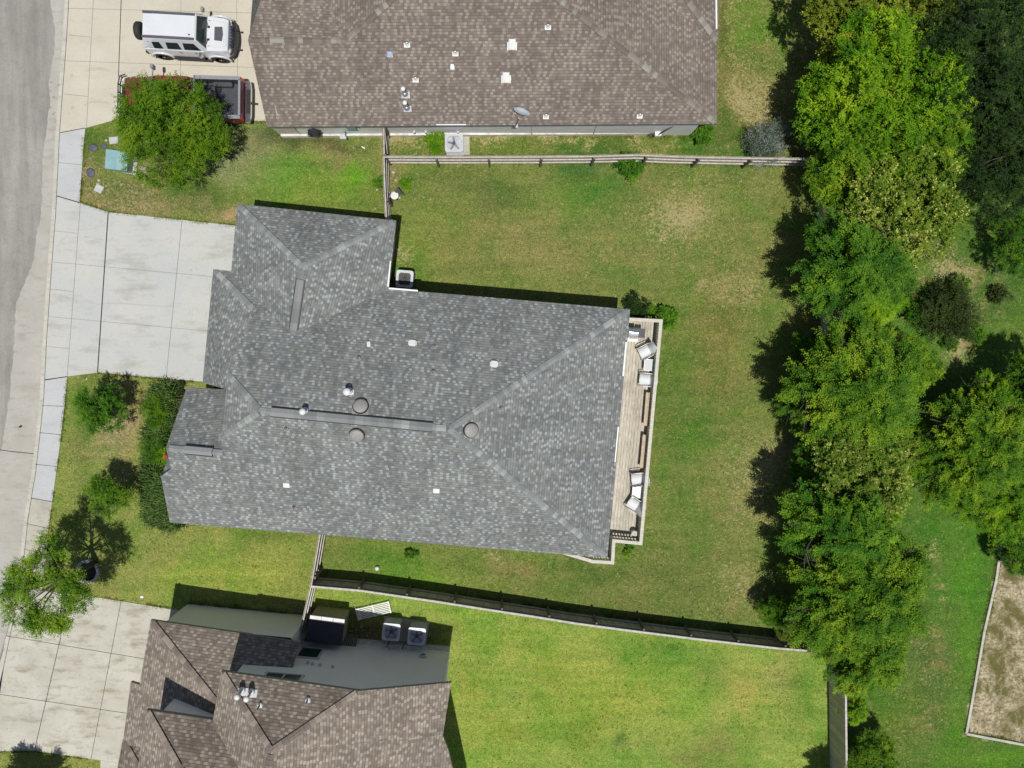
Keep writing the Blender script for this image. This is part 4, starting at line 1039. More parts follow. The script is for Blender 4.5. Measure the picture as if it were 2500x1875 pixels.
# ================================================================== FENCES
def fence(name, tops, h, label, side, posts, rails=(.35,.9,1.5), gap=.0, height_bot=.03, rail_top=True, lean=0.0, step=.15, post_h=None, rail_w=.045, cap=False):
    """tops: photo points of the fence top; side = +1/-1: which side of the line the rails are on"""
    pts = [P(a, b, h) for a, b in tops]
    root = empty(name, Vector((pts[0].x, pts[0].y, 0)), label, 'fence')
    mp, mr, mpost = MB(), MB(), []
    r = random.Random(hash(name) % 99 + int(pts[0].x*10)); dist = 0.0
    for a, b in zip(pts, pts[1:]):
        d = b-a; d.z = 0; L = d.length; d.normalize(); s = Vector((-d.y, d.x, 0))*side; ang = math.atan2(d.y, d.x)
        n = max(1, int(L/step))
        for i in range(n):
            c = a + d*(L*(i+.5)/n); hh = h + r.uniform(-.015,.012); u0 = dist*7 + i
            w = L/n - .003 - gap - r.random()*.003
            c2 = Vector((c.x, c.y, (hh+height_bot)/2)) - s*(.012 + r.uniform(0,.006))
            R = Matrix.Rotation(ang + r.uniform(-.01,.01), 3, 'Z')
            x, y, z = w/2, .009, (hh-height_bot)/2
            vs = [c2 + R @ Vector(q) for q in ((-x,-y,-z),(x,-y,-z),(x,y,-z),(-x,y,-z),(-x,-y,z),(x,-y,z),(x,y,z),(-x,y,z))]
            uu = (r.randint(0,400))*.14 + .03; uvf = [[(uu, 0),(uu+.08,0),(uu+.08,h),(uu,h)]]*6
            mp.raw(vs, [(3,2,1,0),(4,5,6,7),(0,1,5,4),(1,2,6,5),(2,3,7,6),(3,0,4,7)], 0, False, uvf)
        for rz in rails:
            c = (a+b)/2; mr.box((c.x + s.x*.045, c.y + s.y*.045, rz - .03), (L, rail_w, .085), rz=ang)
        if cap:
            c = (a+b)/2; mr.box((c.x + s.x*.02, c.y + s.y*.02, h + .012), (L, .09, .03), rz=ang)
        dist += L
    mp.build('picket', M['fence'], root, world=True); mr.build('rail', M['fence_rail'], root, world=True)
    tot = sum((b-a).length for a, b in zip(pts, pts[1:]))
    for k in range(int(tot/posts)+1):
        q = min(k*posts, tot-.05)
        for a, b in zip(pts, pts[1:]):
            L = (b-a).length
            if q <= L: c = a.lerp(b, q/L); d = (b-a).normalized(); break
            q -= L
        s = Vector((-d.y, d.x, 0)).normalized()*side
        m = MB(); m.box((c.x + s.x*.12, c.y + s.y*.12, (h-.06)/2), (.09,.09,h-.06), rz=math.atan2(d.y,d.x)); m.build('post', M['fence_post'], root, world=True)
    return root
fence('wooden_fence', [(936,381),(1100,381.5),(1300,381),(1431,380),(1557,376.6),(1650,380.5),(1760,383),(1900,385.5),(1985,387)], 1.5,
      'weathered picket fence running along the north side of the back yard', -1, 2.35, rails=(.45,.98,1.50), rail_w=.05)
fence('wooden_fence', [(935,382),(937,450),(941,534)], 1.55, 'short picket fence with three rails joining the grey roofed house to the north fence', 1, 1.9, rails=(.4,.95,1.55), rail_w=.05)
# gate
ga, gb = P(934,311,1.55), P(935,379,1.55)
gate = empty('wooden_gate', Vector((ga.x, ga.y, 0)), 'reddish brown wooden gate with diagonal brace next to the white wall', 'gate')
m = MB(); d = (gb-ga); L = d.length; d.normalize(); s = Vector((-d.y, d.x, 0))
for i in range(9):
    c = ga + d*(L*(i+.5)/9); m.box((c.x - s.x*.0, c.y, .8), (L/9-.008, .018, 1.46), rz=math.atan2(d.y,d.x))
m.build('boards', M['gate_wood'], gate, world=True)
m = MB(); sd_ = Vector((1,0,0))*.05
for z in (.35, 1.5): c = (ga+gb)/2; m.box((c.x+.05, c.y, z), (L, .05, .09), rz=math.atan2(d.y,d.x))
m.tube([Vector((ga.x+.06, ga.y-.05, 1.45)), Vector((gb.x+.06, gb.y+.05, .4))], .035, 4)
m.build('brace', M['fence_rail'], gate, world=True)
m = MB()
for q in (ga, gb): m.box((q.x+.09, q.y, .78), (.1,.1,1.56))
m.build('post', M['fence_post'], gate, world=True)
fence('wooden_fence', [(780,1300),(768,1370),(757.5,1431),(746,1480),(735,1528)], 1.5, 'picket fence running between the grey roofed house and the stucco house', 1, 2.1, rails=(.4,.95,1.5), rail_w=.05)
fence('wooden_fence', [(758,1432.5),(880,1443),(1060,1469),(1200,1491),(1300,1506),(1402,1522.5),(1516,1538),(1700,1561),(1900,1584),(1990,1591)], 1.5,
      'long dark picket fence dividing the back yard from the southern lawn', 1, 2.2, rails=(.35,1.2,1.5), cap=True)
fence('wooden_fence', [(2030,392),(2038,560),(2045,800),(2055,1200),(2063,1600),(2064,1742),(2066,1900),(2068,2100)], 1.8,
      'tall dark picket fence under the tree belt at the back of the yards', 1, 2.3, rails=(.4,1.0,1.75), cap=True)

# ================================================================== DECK
deck = empty('wooden_deck', P(1560,1050,0), 'raised weathered wooden deck with white topped railing behind the grey roofed house', 'deck')
DZ = .45; RT = 1.42
rl = [(1536,779.5),(1614,783.5),(1564.5,1327),(1498.5,1320.5),(1495.5,1374),(1447,1371),(1380,1351)]
rp = [P(a, b, RT) for a, b in rl]
floor_pts = [P(1470,0,0)]*0
iw = [Vector((ins[3][0]-.3, ins[3][1], 0)), Vector((ins[4][0]-.3, ins[4][1], 0))]
poly = [tuple(p.xy) for p in rp] + [(rp[-1].x+.1, rp[-1].y+.9)] + [(ins[4][0]-.05, ins[4][1]+.1), (ins[3][0]-.05, rp[0].y+.0)]
m = MB(); m.prism(poly, DZ-.05, DZ); m.build('floor', M['deck'], deck, world=True)
m = MB(); m.prism(poly, .0, DZ-.052); m.build('skirt', M['fence_post'], deck, world=True)
for ri, (a, b) in enumerate(zip(rp, rp[1:])):
    d = (b-a); L = d.length; d.normalize(); ang = math.atan2(d.y, d.x); c = (a+b)/2
    m = MB(); m.box((c.x, c.y, RT-.02 + .004*(ri%2)), (L+.14, .15, .04), rz=ang); m.box((c.x, c.y, DZ+.12 + .004*(ri%2)), (L-.1, .05, .08), rz=ang); m.build('rail', M['deck_trim'], deck, world=True)
    m = MB(); n = int(L/.125)
    for i in range(n):
        q = a + d*(L*(i+.5)/n); m.box((q.x, q.y, (RT+DZ)/2), (.045,.045,RT-DZ-.06), rz=ang)
    m.build('balusters', M['deck_trim'], deck, world=True)
for q in rp[:1] + rp[1:] + [rp[1].lerp(rp[2], .2), rp[1].lerp(rp[2], .4), rp[1].lerp(rp[2], .6), rp[1].lerp(rp[2], .8)]:
    m = MB(); m.box((q.x, q.y, (RT-.03)/2), (.1,.1,RT-.05), rz=AX); m.build('post', M['deck_trim'], deck, world=True)

# chairs -----------------------------------------------------------
M['sling'] = mat_plain('sling_fabric', (.62,.64,.66), .7, 0, .03, 10)
M['frame_dark'] = mat_plain('chair_frame', (.62,.62,.60), .4, .3, .06, 10)
def make_chair():
    root = empty('patio_chair', (0,0,0), 'x', 'chair', 'white sling chairs on the deck')
    w = .54
    m = MB()    # seat: curved sling, x forward
    prof = [(-.22,.36),(-.1,.385),(.08,.40),(.22,.41),(.27,.395)]
    for (x0,z0),(x1,z1) in zip(prof, prof[1:]):
        m.raw([(x0,-w/2+.03,z0),(x1,-w/2+.03,z1),(x1,w/2-.03,z1),(x0,w/2-.03,z0),(x0,-w/2+.03,z0-.02),(x1,-w/2+.03,z1-.02),(x1,w/2-.03,z1-.02),(x0,w/2-.03,z0-.02)], [(0,1,2,3),(7,6,5,4),(0,4,5,1),(3,2,6,7)], 0, True)
    m.build('seat', M['sling'], root)
    m = MB(); prof = [(-.21,.38),(-.27,.58),(-.34,.78),(-.42,.93)]
    for (x0,z0),(x1,z1) in zip(prof, prof[1:]):
        m.raw([(x0,-w/2+.03,z0),(x0,w/2-.03,z0),(x1,w/2-.03,z1),(x1,-w/2+.03,z1),(x0-.02,-w/2+.03,z0),(x0-.02,w/2-.03,z0),(x1-.02,w/2-.03,z1),(x1-.02,-w/2+.03,z1)], [(0,1,2,3),(7,6,5,4),(0,3,7,4),(1,5,6,2)], 0, True)
    m.build('backrest', M['sling'], root)
    for s in (-1, 1):
        m = MB(); y = s*(w/2)
        m.tube([(.30,y*1.08,.0),(.29,y*1.08,.33),(.26,y*1.12,.60),(.1,y*1.14,.63),(-.2,y*1.1,.62),(-.31,y,.62)], .018, 6); m.build('armrest', M['frame_dark'], root)
        m = MB(); m.tube([(-.42,y,.94),(-.30,y,.62),(-.22,y,.36),(.28,y,.39)], .016, 6); m.tube([(-.24,y,.37),(-.36,y*1.05,.0)], .017, 6); m.build('frame', M['frame_dark'], root)
    m = MB(); m.tube([(-.42,-w/2,.94),(-.44,0,.955),(-.42,w/2,.94)], .016, 6); m.tube([(.28,-w/2,.39),(.285,0,.38),(.28,w/2,.39)], .016, 6); m.build('crossbar', M['frame_dark'], root)
    return root
ch0 = make_chair()
def place(o, px, py, h, dx, dy, z=DZ):
    c = P(px, py, z + h); o.location = (c.x, c.y, z); o.rotation_euler = (0,0, math.atan2(-dy, dx)); return o
chs = [(1576,858,-445,230,'white sling chair turned toward the house, nearest the grill'), (1577,927,-100,-9,'white sling chair directly south of the northern side table, above the benches'),
       (1557.5,1170,-390,45,'white sling chair between the southern bench and the southern side table'), (1548,1232,-368,-235,'white sling chair turned northwest, last chair before the deck corner')]
for i, (x, y, dx, dy, lb_) in enumerate(chs):
    o = ch0 if i == 0 else copy_tree(ch0); o['label'] = lb_; place(o, x, y, .45, dx, dy)
def make_table():
    root = empty('side_table', (0,0,0), 'x', 'table', 'square side tables on the deck')
    m = MB(); m.box((0,0,.43), (.46,.50,.02), ch=.04); m.build('tabletop', mat_plain('table_glass', (.42,.44,.46), .35, 0, .05, 3), root)
    m = MB(); 
    for a, b, sx, sy in ((0,.25,.48,.03),(0,-.25,.48,.03),(.23,0,.03,.48),(-.23,0,.03,.48)): m.box((a,b,.438), (sx,sy,.03))
    m.build('rim', M['white'], root)
    for sx in (-1,1):
        for sy in (-1,1):
            m = MB(); m.tube([(sx*.2,sy*.22,.42),(sx*.22,sy*.24,0)], .014, 6); m.build('leg', M['frame_dark'], root)
    return root
t0 = make_table(); t0['label'] = 'square white rimmed side table between the two northern chairs'; place(t0, 1585, 891, .43, 1, .07)
t1 = copy_tree(t0); t1['label'] = 'square white rimmed side table between the two southern chairs'; place(t1, 1556, 1202, .43, 1, .07)
def make_bench():
    root = empty('deck_bench', (0,0,0), 'x', 'bench', 'narrow wooden benches along the deck railing')
    m = MB()
    m.box((0,.065,.43), (1.56,.125,.045), ch=.04); m.box((0,-.065,.43), (1.56,.125,.045), ch=.04); m.build('seat', M['bench_wood'], root)
    for s in (-1,1):
        m = MB(); m.box((s*.62,0,.2), (.06,.22,.40)); m.build('leg', M['bench_wood'], root)
    return root
b0 = make_bench(); b0['label'] = 'narrow tan wooden bench by the railing, the one nearer the white chairs to the north'; place(b0, 1580.5, 999, .43, -6, 82)
b1 = copy_tree(b0); b1['label'] = 'narrow tan wooden bench by the railing, the one nearer the southern chairs'; place(b1, 1572, 1102, .43, -7, 84)
# grill
gp_ = P(1548, 813, DZ+1.0)
grill = empty('gas_grill', Vector((gp_.x, gp_.y, DZ)), 'stainless gas grill with a dark side shelf in the deck corner', 'grill', rz=rad(-4))
m = MB(); m.box((-.02,.02,.45), (.42,.42,.86), ch=.02); m.build('cabinet', M['charcoal'], grill)
M['steel'] = mat_plain('stainless', (.75,.76,.78), .22, .9, .05, 3)
m = MB()
prof = [(.25,.88),(.25,.95),(.17,1.08),(.02,1.13),(-.13,1.08),(-.22,.95),(-.22,.88)]; n = len(prof)
m.raw([(-.24,y,z) for y,z in prof] + [(.20,y,z) for y,z in prof], [tuple(range(n)), tuple(range(2*n-1,n-1,-1))] + [(i,i+n,i+n+1,i+1) for i in range(n-1)], 0, False); m.build('lid', M['steel'], grill, bevel=.012)
m = MB(); m.tube([(-.2,-.27,.98),(.16,-.27,.98)], .014, 8); m.box((-.2,-.24,.98),(.02,.06,.02)); m.box((.16,-.24,.98),(.02,.06,.02)); m.build('handle', M['white'], grill)
m = MB(); m.box((-.02,-.32,.86), (.46,.13,.04), ch=.01); m.build('control_panel', M['steel'], grill)
m = MB(); m.box((.37,.02,.86), (.30,.42,.04), ch=.02); m.build('side_shelf', M['charcoal'], grill)
# round urn
up_ = P(1549.5,1304,DZ+.45)
urn = empty('lidded_urn', Vector((up_.x, up_.y, DZ)), 'round pale urn with a lid in the south corner of the deck', 'urn')
m = MB(); m.lathe((0,0,0), [(.10,0),(.13,.05),(.145,.25),(.14,.40)], 20); m.build('body', M['fascia_white'], urn)
m = MB(); m.lathe((0,0,.40), [(.155,0),(.155,.025),(.10,.05),(.09,.045),(.03,.05),(.025,.085),(0,.09)], 22); m.build('lid', M['deck_trim'], urn)

# ================================================================== AC UNITS
def make_ac(case, topm, w=.82, h=.85):
    root = empty('air_conditioner', (0,0,0), 'x', 'air conditioner', 'outdoor air conditioner units')
    m = MB(); m.box((0,0,(h-.22)/2), (w-.04, w-.04, h-.22), ch=.1); m.build('casing', case, root)
    m = MB(); 
    for z in np.arange(.08, h-.08, .07): m.box((0,0,z), (w-.02, w-.02, .022), ch=.1)
    m.build('louvre', case, root)
    # top with a round opening
    m = MB(); N = 32; out = rrect(w, w, .11, 7); r0 = w*.43
    no = len(out); vs = [Vector((a,b,h)) for a,b in out]; vs2 = [Vector((a,b,h-.06)) for a,b in out]
    inn = [Vector((r0*math.cos(math.atan2(v.y,v.x)), r0*math.sin(math.atan2(v.y,v.x)), h)) for v in vs]
    inn2 = [v + Vector((0,0,-.1)) for v in inn]
    fs = []
    for i in range(no):
        j = (i+1)%no; fs += [(i,j,2*no+j,2*no+i), (no+i,no+j,j,i), (2*no+i,2*no+j,3*no+j,3*no+i)]
    m.raw(vs+vs2+inn+inn2, fs); tp = m.build('top', topm, root, bevel=0)
    m = MB(); m.lathe((0,0,h-.2), [(r0,0),(0,0)], 28); m.build('well', M['ac_dark'], root)
    m = MB()
    for k in range(5):
        a = 2*math.pi*k/5 + .3; R = Matrix.Rotation(a, 3, 'Z')
        m.raw([R @ Vector(q) for q in ((.06,-.05,h-.13),(r0*.9,-.12,h-.15),(r0*.93,.08,h-.11),(.06,.05,h-.11))], [(0,1,2,3)])
    m.build('fan', mat_plain('fan_blade', (.20,.24,.30), .4, .1), root)
    m = MB(); m.lathe((0,0,h-.06), [(.07,0),(.07,.05),(.03,.065)], 16)
    for k in range(24):
        a = 2*math.pi*k/24; m.tube([(.06*math.cos(a), .06*math.sin(a), h+.0), (r0*math.cos(a), r0*math.sin(a), h+.006)], .0022, 3, cap=False)
    for r in (.14,.21,r0-.01): m.tube([(r*math.cos(a), r*math.sin(a), h+.006) for a in [i*math.pi/14 for i in range(29)]], .0022, 3, cap=False)
    m.build('grille', M['charcoal'], root)
    return root
ac0 = make_ac(M['ac_grey'], M['ac_grey']); ac0['label'] = 'pale grey air conditioner beside the white siding wall and a round bush'
c = P(1108.6, 349.7, .85); ac0.location = (c.x, c.y, .06); ac0.rotation_euler.z = rad(1)
def pad(pts, z, label, name='equipment_pad'):
    m = MB(); m.prism([tuple(P(a,b,z).xy) for a,b in pts], -.05, z); o = m.build(name, M['conc_walk_old'], bevel=.01); tag(o, label, 'concrete pad'); return o
pad([(1088,330),(1146,328),(1147,378),(1092,378)], .06, 'concrete pad under the air conditioner by the white wall')
ac1 = make_ac(M['charcoal'], M['ac_grey'], .78, .8); ac1['label'] = 'dark cased air conditioner in the inner corner of the grey roofed house'
c = P(988, 681, .8); ac1.location = (c.x, c.y, .05); ac1.rotation_euler.z = AX
pad([(968,660),(1013,663),(1010,706),(965,702)], .05, 'concrete pad in the inner corner of the grey roofed house')
ac2 = copy_tree(ac0); ac2['label'] = 'left one of two air conditioners in the shade of the stucco wall'; c = P(955,1543.5,.9); ac2.location = (c.x, c.y, .06); ac2.rotation_euler.z = TX
ac3 = copy_tree(ac0); ac3['label'] = 'right one of two air conditioners in the shade of the stucco wall'; c = P(1017,1554,.9); ac3.location = (c.x, c.y, .06); ac3.rotation_euler.z = TX
pad([(938,1505),(1048,1520),(1040,1575),(930,1560)], .06, 'concrete pad under the pair of air conditioners')
for px0, py0, lb_ in ((944,1586,'dark cable from the left shaded air conditioner to the stucco wall'), (981,1592,'dark cable from the right shaded air conditioner to the stucco wall')):
    q = wall_pt(px0, py0, tpl); m = MB(); s = Vector((0,.1,-.1)); e = P(px0+10, py0-24, .5)
    m.tube([q + s, (q+e)/2 + Vector((0,.1,-.15)), e], .022, 6); o = m.build('cable', M['black']); tag(o, lb_, 'cable')

# shed and clutter by the stucco house
sp_ = P(795,1545,0)
shed = empty('storage_shed', Vector((sp_.x, sp_.y, 0)), 'low brown storage shed with a black lid between fence and stucco wall', 'shed')
M['shed_side'] = mat_plain('shed_side', (.30,.27,.19), .7, 0, .2, 4)
ft = [P(756.9,1500.3,1.35), P(842,1510.7,1.35), P(833.8,1577,1.5), P(742.4,1566,1.5)]
m = MB(); g = [Vector((p.x, p.y, 0)) for p in ft]; ctr = sum(g, Vector((0,0,0)))/4; g = [ctr + (p-ctr)*.95 for p in g]
m.prism([tuple(p.xy) for p in g], 0, 1.33); m.build('body', M['shed_side'], shed, world=True)
m = MB(); th_ = Vector((0,0,-.05)); m.raw(ft + [p+th_ for p in ft], [(3,2,1,0),(4,5,6,7),(0,1,5,4),(1,2,6,5),(2,3,7,6),(3,0,4,7)]); m.build('lid', M['black_lid'], shed, world=True)
m = MB(); d = (ft[1]-ft[0]); ang = math.atan2(d.y, d.x)
for k in range(3):
    c = ft[0] + d*((k+.5)/3) + Vector((0,-.1,.025)); m.box(c, (d.length/3-.02, .16, .03), rz=ang)
m.build('trim', M['fascia_white'], shed, world=True)
pal = P(912,1491,.16)
gt = empty('slatted_panel', Vector((pal.x, pal.y, 0)), 'white slatted panel lying by the fence, half in the house shade', 'panel', rz=math.atan2(19*1.0, 81))
m = MB()
for k in range(7): m.box((0, -.24 + k*.08, .16), (1.56,.04,.03))
m.build('slats', M['white'], gt)
m = MB()
for x in (-.8,-.68,0,.78): m.box((x,0,.14), (.05,.58,.035))
m.build('frame', M['white'], gt)
for x in (-.75,.75):
    for y in (-.22,.22):
        m = MB(); m.box((x,y,.06), (.05,.05,.12)); m.build('leg', M['white'], gt)
pl_ = P(855,1563,.5)
pa = empty('wooden_pallet', Vector((pl_.x, pl_.y, 0)), 'grey wooden pallet leaning between the low shed and the stucco wall', 'pallet', rz=TX)
m = MB()
for k in range(8): m.box((-.3 + k*.085, 0, .5), (.07,.62,.02), rx=rad(-52))
m.build('slats', M['fence_post'], pa)
m = MB()
for x in (-.28,.28): m.box((x,0,.47), (.05,.62,.05), rx=rad(-52))
m.build('stringer', M['fence_post'], pa)

# transformer and small things in the front yard -------------------------------------------------
tr = P(284, 391, .72); trb = P(300,404,0)
tx = empty('pad_transformer', Vector((tr.x, tr.y, .08)), 'pale teal utility transformer box on a concrete pad by the round tree', 'transformer', rz=rad(-7))
m = MB(); m.box((-.02,0,.32), (.92,.80,.62), ch=.02); m.build('cabinet', M['trans_teal'], tx)
m = MB()
m.raw([(-.50,-.43,.62),(0,-.43,.655),(.50,-.43,.62),(.50,.43,.655),(0,.43,.69),(-.50,.43,.655)], [(0,1,4,5),(1,2,3,4)]); m.raw([(-.50,-.43,.55),(.50,-.43,.55),(.50,-.43,.62),(0,-.43,.655),(-.50,-.43,.62)], [(0,1,2,3,4)])
m.raw([(.50,-.43,.55),(.50,.43,.55),(.50,.43,.655),(.50,-.43,.62)], [(0,1,2,3)]); m.box((0,0,.676), (.012,.86,.012), rx=rad(2.3)); m.build('lid', M['trans_teal'], tx)
m = MB(); m.box((.34,-.42,.35), (.08,.02,.12)); m.build('label_plate', M['black'], tx)
m = MB(); m.prism([tuple(P(a,b,.08).xy) for a,b in ((274,368),(336,376),(334,429),(273,414))], -.05, .08); o = m.build('equipment_pad', M['conc_walk_old'], bevel=.01); tag(o, 'weathered concrete pad beneath the teal transformer box', 'concrete pad')
def lid(px, py, rx, ry, mat, label, name='utility_lid', cat='lid', rz=0.0, sq=False, group=None):
    c = P(px, py, 0); o = empty(name, c, label, cat, group, rz=rz)
    k = HC/FPX
    m = MB()
    if sq: m.box((0,0,.01), (2*rx*k, 2*ry*k, .05), ch=.03)
    else: m.lathe((0,0,0), [(rx*k,0),(rx*k,.035),(rx*k*.8,.04),(0,.04)], 22, sy=ry/rx)
    m.build('cover', mat, o)
    m = MB()
    if sq: m.box((0,0,.0), (2*rx*k+.05, 2*ry*k+.05, .05))
    else: m.lathe((0,0,0), [(rx*k*1.1,0),(rx*k*1.1,.022),(rx*k*.98,.03)], 22, sy=ry/rx)
    m.build('rim', M['charcoal'] if not sq else M['conc_walk_old'], o); return o
M['lid_blue'] = mat_plain('lid_blue', (.075,.085,.115), .6, 0, .3, 12)
gl = 'utility lids in the upper front lawn'
lid(228,361,10.5,7.5,M['lid_blue'],'dark oval utility lid left of the teal box, near the sidewalk top corner',group=gl)
lid(253,356.5,8,5,M['lid_blue'],'small dark half overgrown utility lid just above the teal box',group=gl)
lid(222,422,9,10.5,M['lid_blue'],'dark round utility lid below and left of the teal box',group=gl,rz=.4)
lid(278,343,9.5,7,M['conc_walk'],'pale square utility cover right at the edge of the round tree',sq=True,group=gl,rz=.1)
lid(242,461,8.5,8,M['conc_walk'],'pale square utility cover in the dry grass below the dark lids',sq=True,group=gl,rz=-.5)
lid(347,1457,4.5,3.5,M['white'],'small white irrigation cover near the lower driveway')
lid(49,1042,2.2,2.2,M['black'],'tiny dark round valve cover in the road')
bl = P(920.5,1388,.12); ball = MB(); ball.lathe((0,0,.11), [(.001,-.11),(.06,-.092),(.1,-.046),(.11,0),(.1,.046),(.06,.092),(.001,.11)], 18)
o = ball.build('ball', M['white']); o.location = (bl.x, bl.y, 0); tag(o, 'small white ball lying on the grass by the south fence', 'ball')
rk = random.Random(5)
def rock(px, py, s, label, group=None, mat=None):
    m = MB(); n = 9; rings = []
    prof = [(.001,.9),(.55,.75),(.9,.35),(1,0),(.85,-.3)]
    m.lathe((0,0,0), prof[::-1], n, smooth=False)
    m.v = [Vector((v.x*s*rk.uniform(.8,1.2), v.y*s*rk.uniform(.7,1.1), v.z*s*.5*rk.uniform(.8,1.2))) for v in m.v]
    o = m.build('rock', mat or M['conc_kerb']); c = P(px, py, 0); o.location = c; tag(o, label, 'rock', group)
for x, y, s in ((342,409,.09),(350,412,.12),(358,420,.10),(364,416,.08),(259,343,.06),(241,440,.06)):
    rock(x, y, s, 'small pale rock %s' % {342:'right at the concrete pad corner, west end of the rock row',350:'second from the concrete pad in the rock row',358:'third from the concrete pad in the rock row',364:'under the round tree, east end of the rock row',259:'between the pale utility cover and the dark lid',241:'just above the lower pale utility cover'}[x], 'pale rocks near the transformer box')
for x, y, s in ((960,421,.07),(966,440,.06),(1003,448,.06),(920,463,.05),(975,483,.06)):
    rock(x, y, s, 'small pale stone in the yard corner, %s' % {960:'the topmost one',966:'left of the bright green plant',1003:'right of the bright green plant',920:'on the west side of the rail fence',975:'right below the winged stand'}[x], 'pale stones in the yard corner')
# black winged stand beside the fence
ws = P(963,477,.5); st = empty('winged_stand', Vector((ws.x, ws.y, 0)), 'round white topped stand with two folded black panels beside the fence', 'stand')
m = MB(); m.lathe((0,0,0), [(.13,0),(.10,.1),(.09,.4),(.17,.46)], 18); m.build('base', M['charcoal'], st)
m = MB(); m.lathe((0,0,.46), [(.185,0),(.185,.03),(.15,.035),(.0,.03)], 22); m.box((0,0,.50), (.2,.06,.03), rz=.3); m.build('top', M['fascia_white'], st)
m = MB(); m.raw([(.02,.14,.55),(.16,.36,.62),(.42,.06,.30),(.20,.05,.42)], [(0,1,2,3)]); m.raw([(.02,.14,.53),(.16,.36,.60),(.42,.06,.28),(.20,.05,.40)], [(3,2,1,0)]); m.build('panel', M['charcoal'], st)
m = MB(); m.raw([(-.40,.12,.5),(-.10,.05,.45),(-.10,-.28,.25),(-.38,-.05,.35)], [(0,1,2,3)]); m.raw([(-.40,.12,.48),(-.10,.05,.43),(-.10,-.28,.23),(-.38,-.05,.33)], [(3,2,1,0)]); m.build('panel', M['charcoal'], st)
# small white litter pieces
m = MB(); c = P(887,360.5,0); m.box((c.x, c.y, .02), (.17,.05,.03), rz=-.6); o = m.build('stick', M['white']); tag(o, 'short white stick lying in the dry grass by the gate', 'stick')

# stone ring
rg = P(213,1396,.15)
ring_o = empty('stone_tree_ring', Vector((rg.x, rg.y, 0)), 'round stone edging ring with dark mulch around the street tree', 'tree ring')
m = MB(); rr = random.Random(4)
for k in range(26):
    a = 2*math.pi*k/26
    m.box((.50*math.cos(a), .50*math.sin(a), .10), (.13, .115+rr.uniform(-.01,.01), .2+rr.uniform(-.02,.02)), rz=a, ch=.012)
m.build('edging', M['stone_ring'], ring_o)
m = MB(); m.lathe((0,0,0), [(.45,.03),(.2,.05),(0,.06)], 24); m.build('mulch', M['mulch'], ring_o)

# ================================================================== VEHICLES
def loft(m, secs, mi=0, smooth=False):
    """secs: (x, z0, z1, wbot, wtop) half widths"""
    vs = []
    for x, z0, z1, wb, wt in secs: vs += [(x,-wb,z0),(x,wb,z0),(x,wt,z1),(x,-wt,z1)]
    fs = [(0,1,2,3)] if True else []
    fs = [(0,3,2,1)]
    for i in range(len(secs)-1):
        a = 4*i; b = a+4
        fs += [(a,a+1,b+1,b),(a+1,a+2,b+2,b+1),(a+2,a+3,b+3,b+2),(a+3,a,b,b+3)]
    a = 4*(len(secs)-1); fs.append((a,a+1,a+2,a+3))
    # orient outward
    return m.raw(vs, [f[::-1] for f in fs], mi, smooth)
M['car_white'] = mat_plain('car_white', (.62,.64,.66), .25, 0, .02, 2, 0, .6)
M['car_red'] = mat_plain('car_maroon', (.24,.014,.035), .25, .2, .12, 3, 0, .8)
M['car_glass'] = mat_glass('car_glass', (.02,.035,.035), .06)
M['trim_dark'] = mat_plain('trim_dark', (.075,.08,.10), .5, 0, .12, 8)
M['trim_grey'] = mat_plain('trim_grey', (.22,.23,.25), .5, 0, .12, 8)
M['tyre'] = M['rubber']
M['chrome'] = mat_plain('chrome', (.72,.72,.72), .18, .95, .04, 4)
M['light_clear'] = mat_plain('light_clear', (.75,.76,.78), .1, .2, .05, 4)
M['light_red'] = mat_plain('light_red', (.55,.02,.015), .2, 0, .1, 4)
M['light_amber'] = mat_plain('light_amber', (.7,.25,.03), .2, 0, .1, 4)
def wheel(root, x, y, r, w, s):
    m = MB(); m.lathe((x, y, r), [(r*.62,-w/2),(r*.93,-w/2),(r,-w*.36),(r,w*.36),(r*.93,w/2),(r*.62,w/2)], 28, axis='y')
    o = m.build('wheel', M['tyre'], root)
    m = MB(); yy = y + s*w*.42
    m.lathe((x, y, r), [(r*.62, s*w*.30),(r*.60, s*w*.44),(r*.2, s*w*.36),(r*.17,s*w*.5),(0.001,s*w*.52)], 22, axis='y')
    for k in range(7):
        a = 2*math.pi*k/7; m.tube([(x+r*.15*math.cos(a), yy, r+r*.15*math.sin(a)), (x+r*.6*math.cos(a), yy, r+r*.6*math.sin(a))], r*.06, 5)
    m.build('rim', M['chrome'], o); return o
R3 = rad(-3)
suv_c = P(408, 60.5, 1.85); suv = empty('parked_suv', (suv_c.x + .86*math.cos(R3), suv_c.y + .86*math.sin(R3), .03), 'boxy white off road vehicle with rear spare wheel parked on the beige driveway', 'car', rz=R3)
m = MB()
loft(m, [(-2.36,.62,1.10,.82,.80),(-2.28,.55,1.15,.90,.86),(-1.3,.52,1.16,.92,.87),(.42,.52,1.15,.92,.87),(.50,.52,1.14,.92,.88)])
loft(m, [(.48,.52,1.13,.92,.84),(.7,.52,1.15,.92,.80),(1.40,.55,1.12,.90,.76),(1.60,.62,1.05,.86,.70)])
m.build('body', M['car_white'], suv, bevel=.035)
m = MB(); loft(m, [(.60,1.12,1.165,.66,.62),(.9,1.12,1.19,.64,.60),(1.40,1.1,1.165,.60,.56),(1.56,1.04,1.08,.58,.54)]); m.build('hood', M['car_white'], suv, bevel=.02)
m = MB(); m.prism([(1.00,-.31),(1.36,-.33),(1.40,0),(1.36,.33),(1.00,.31)], 1.16, 1.198)
for k in range(6): m.box((1.04+.06*k, 0, 1.2), (.025,.58,.014))
m.build('hood_vent', M['trim_dark'], suv)
m = MB()     # greenhouse
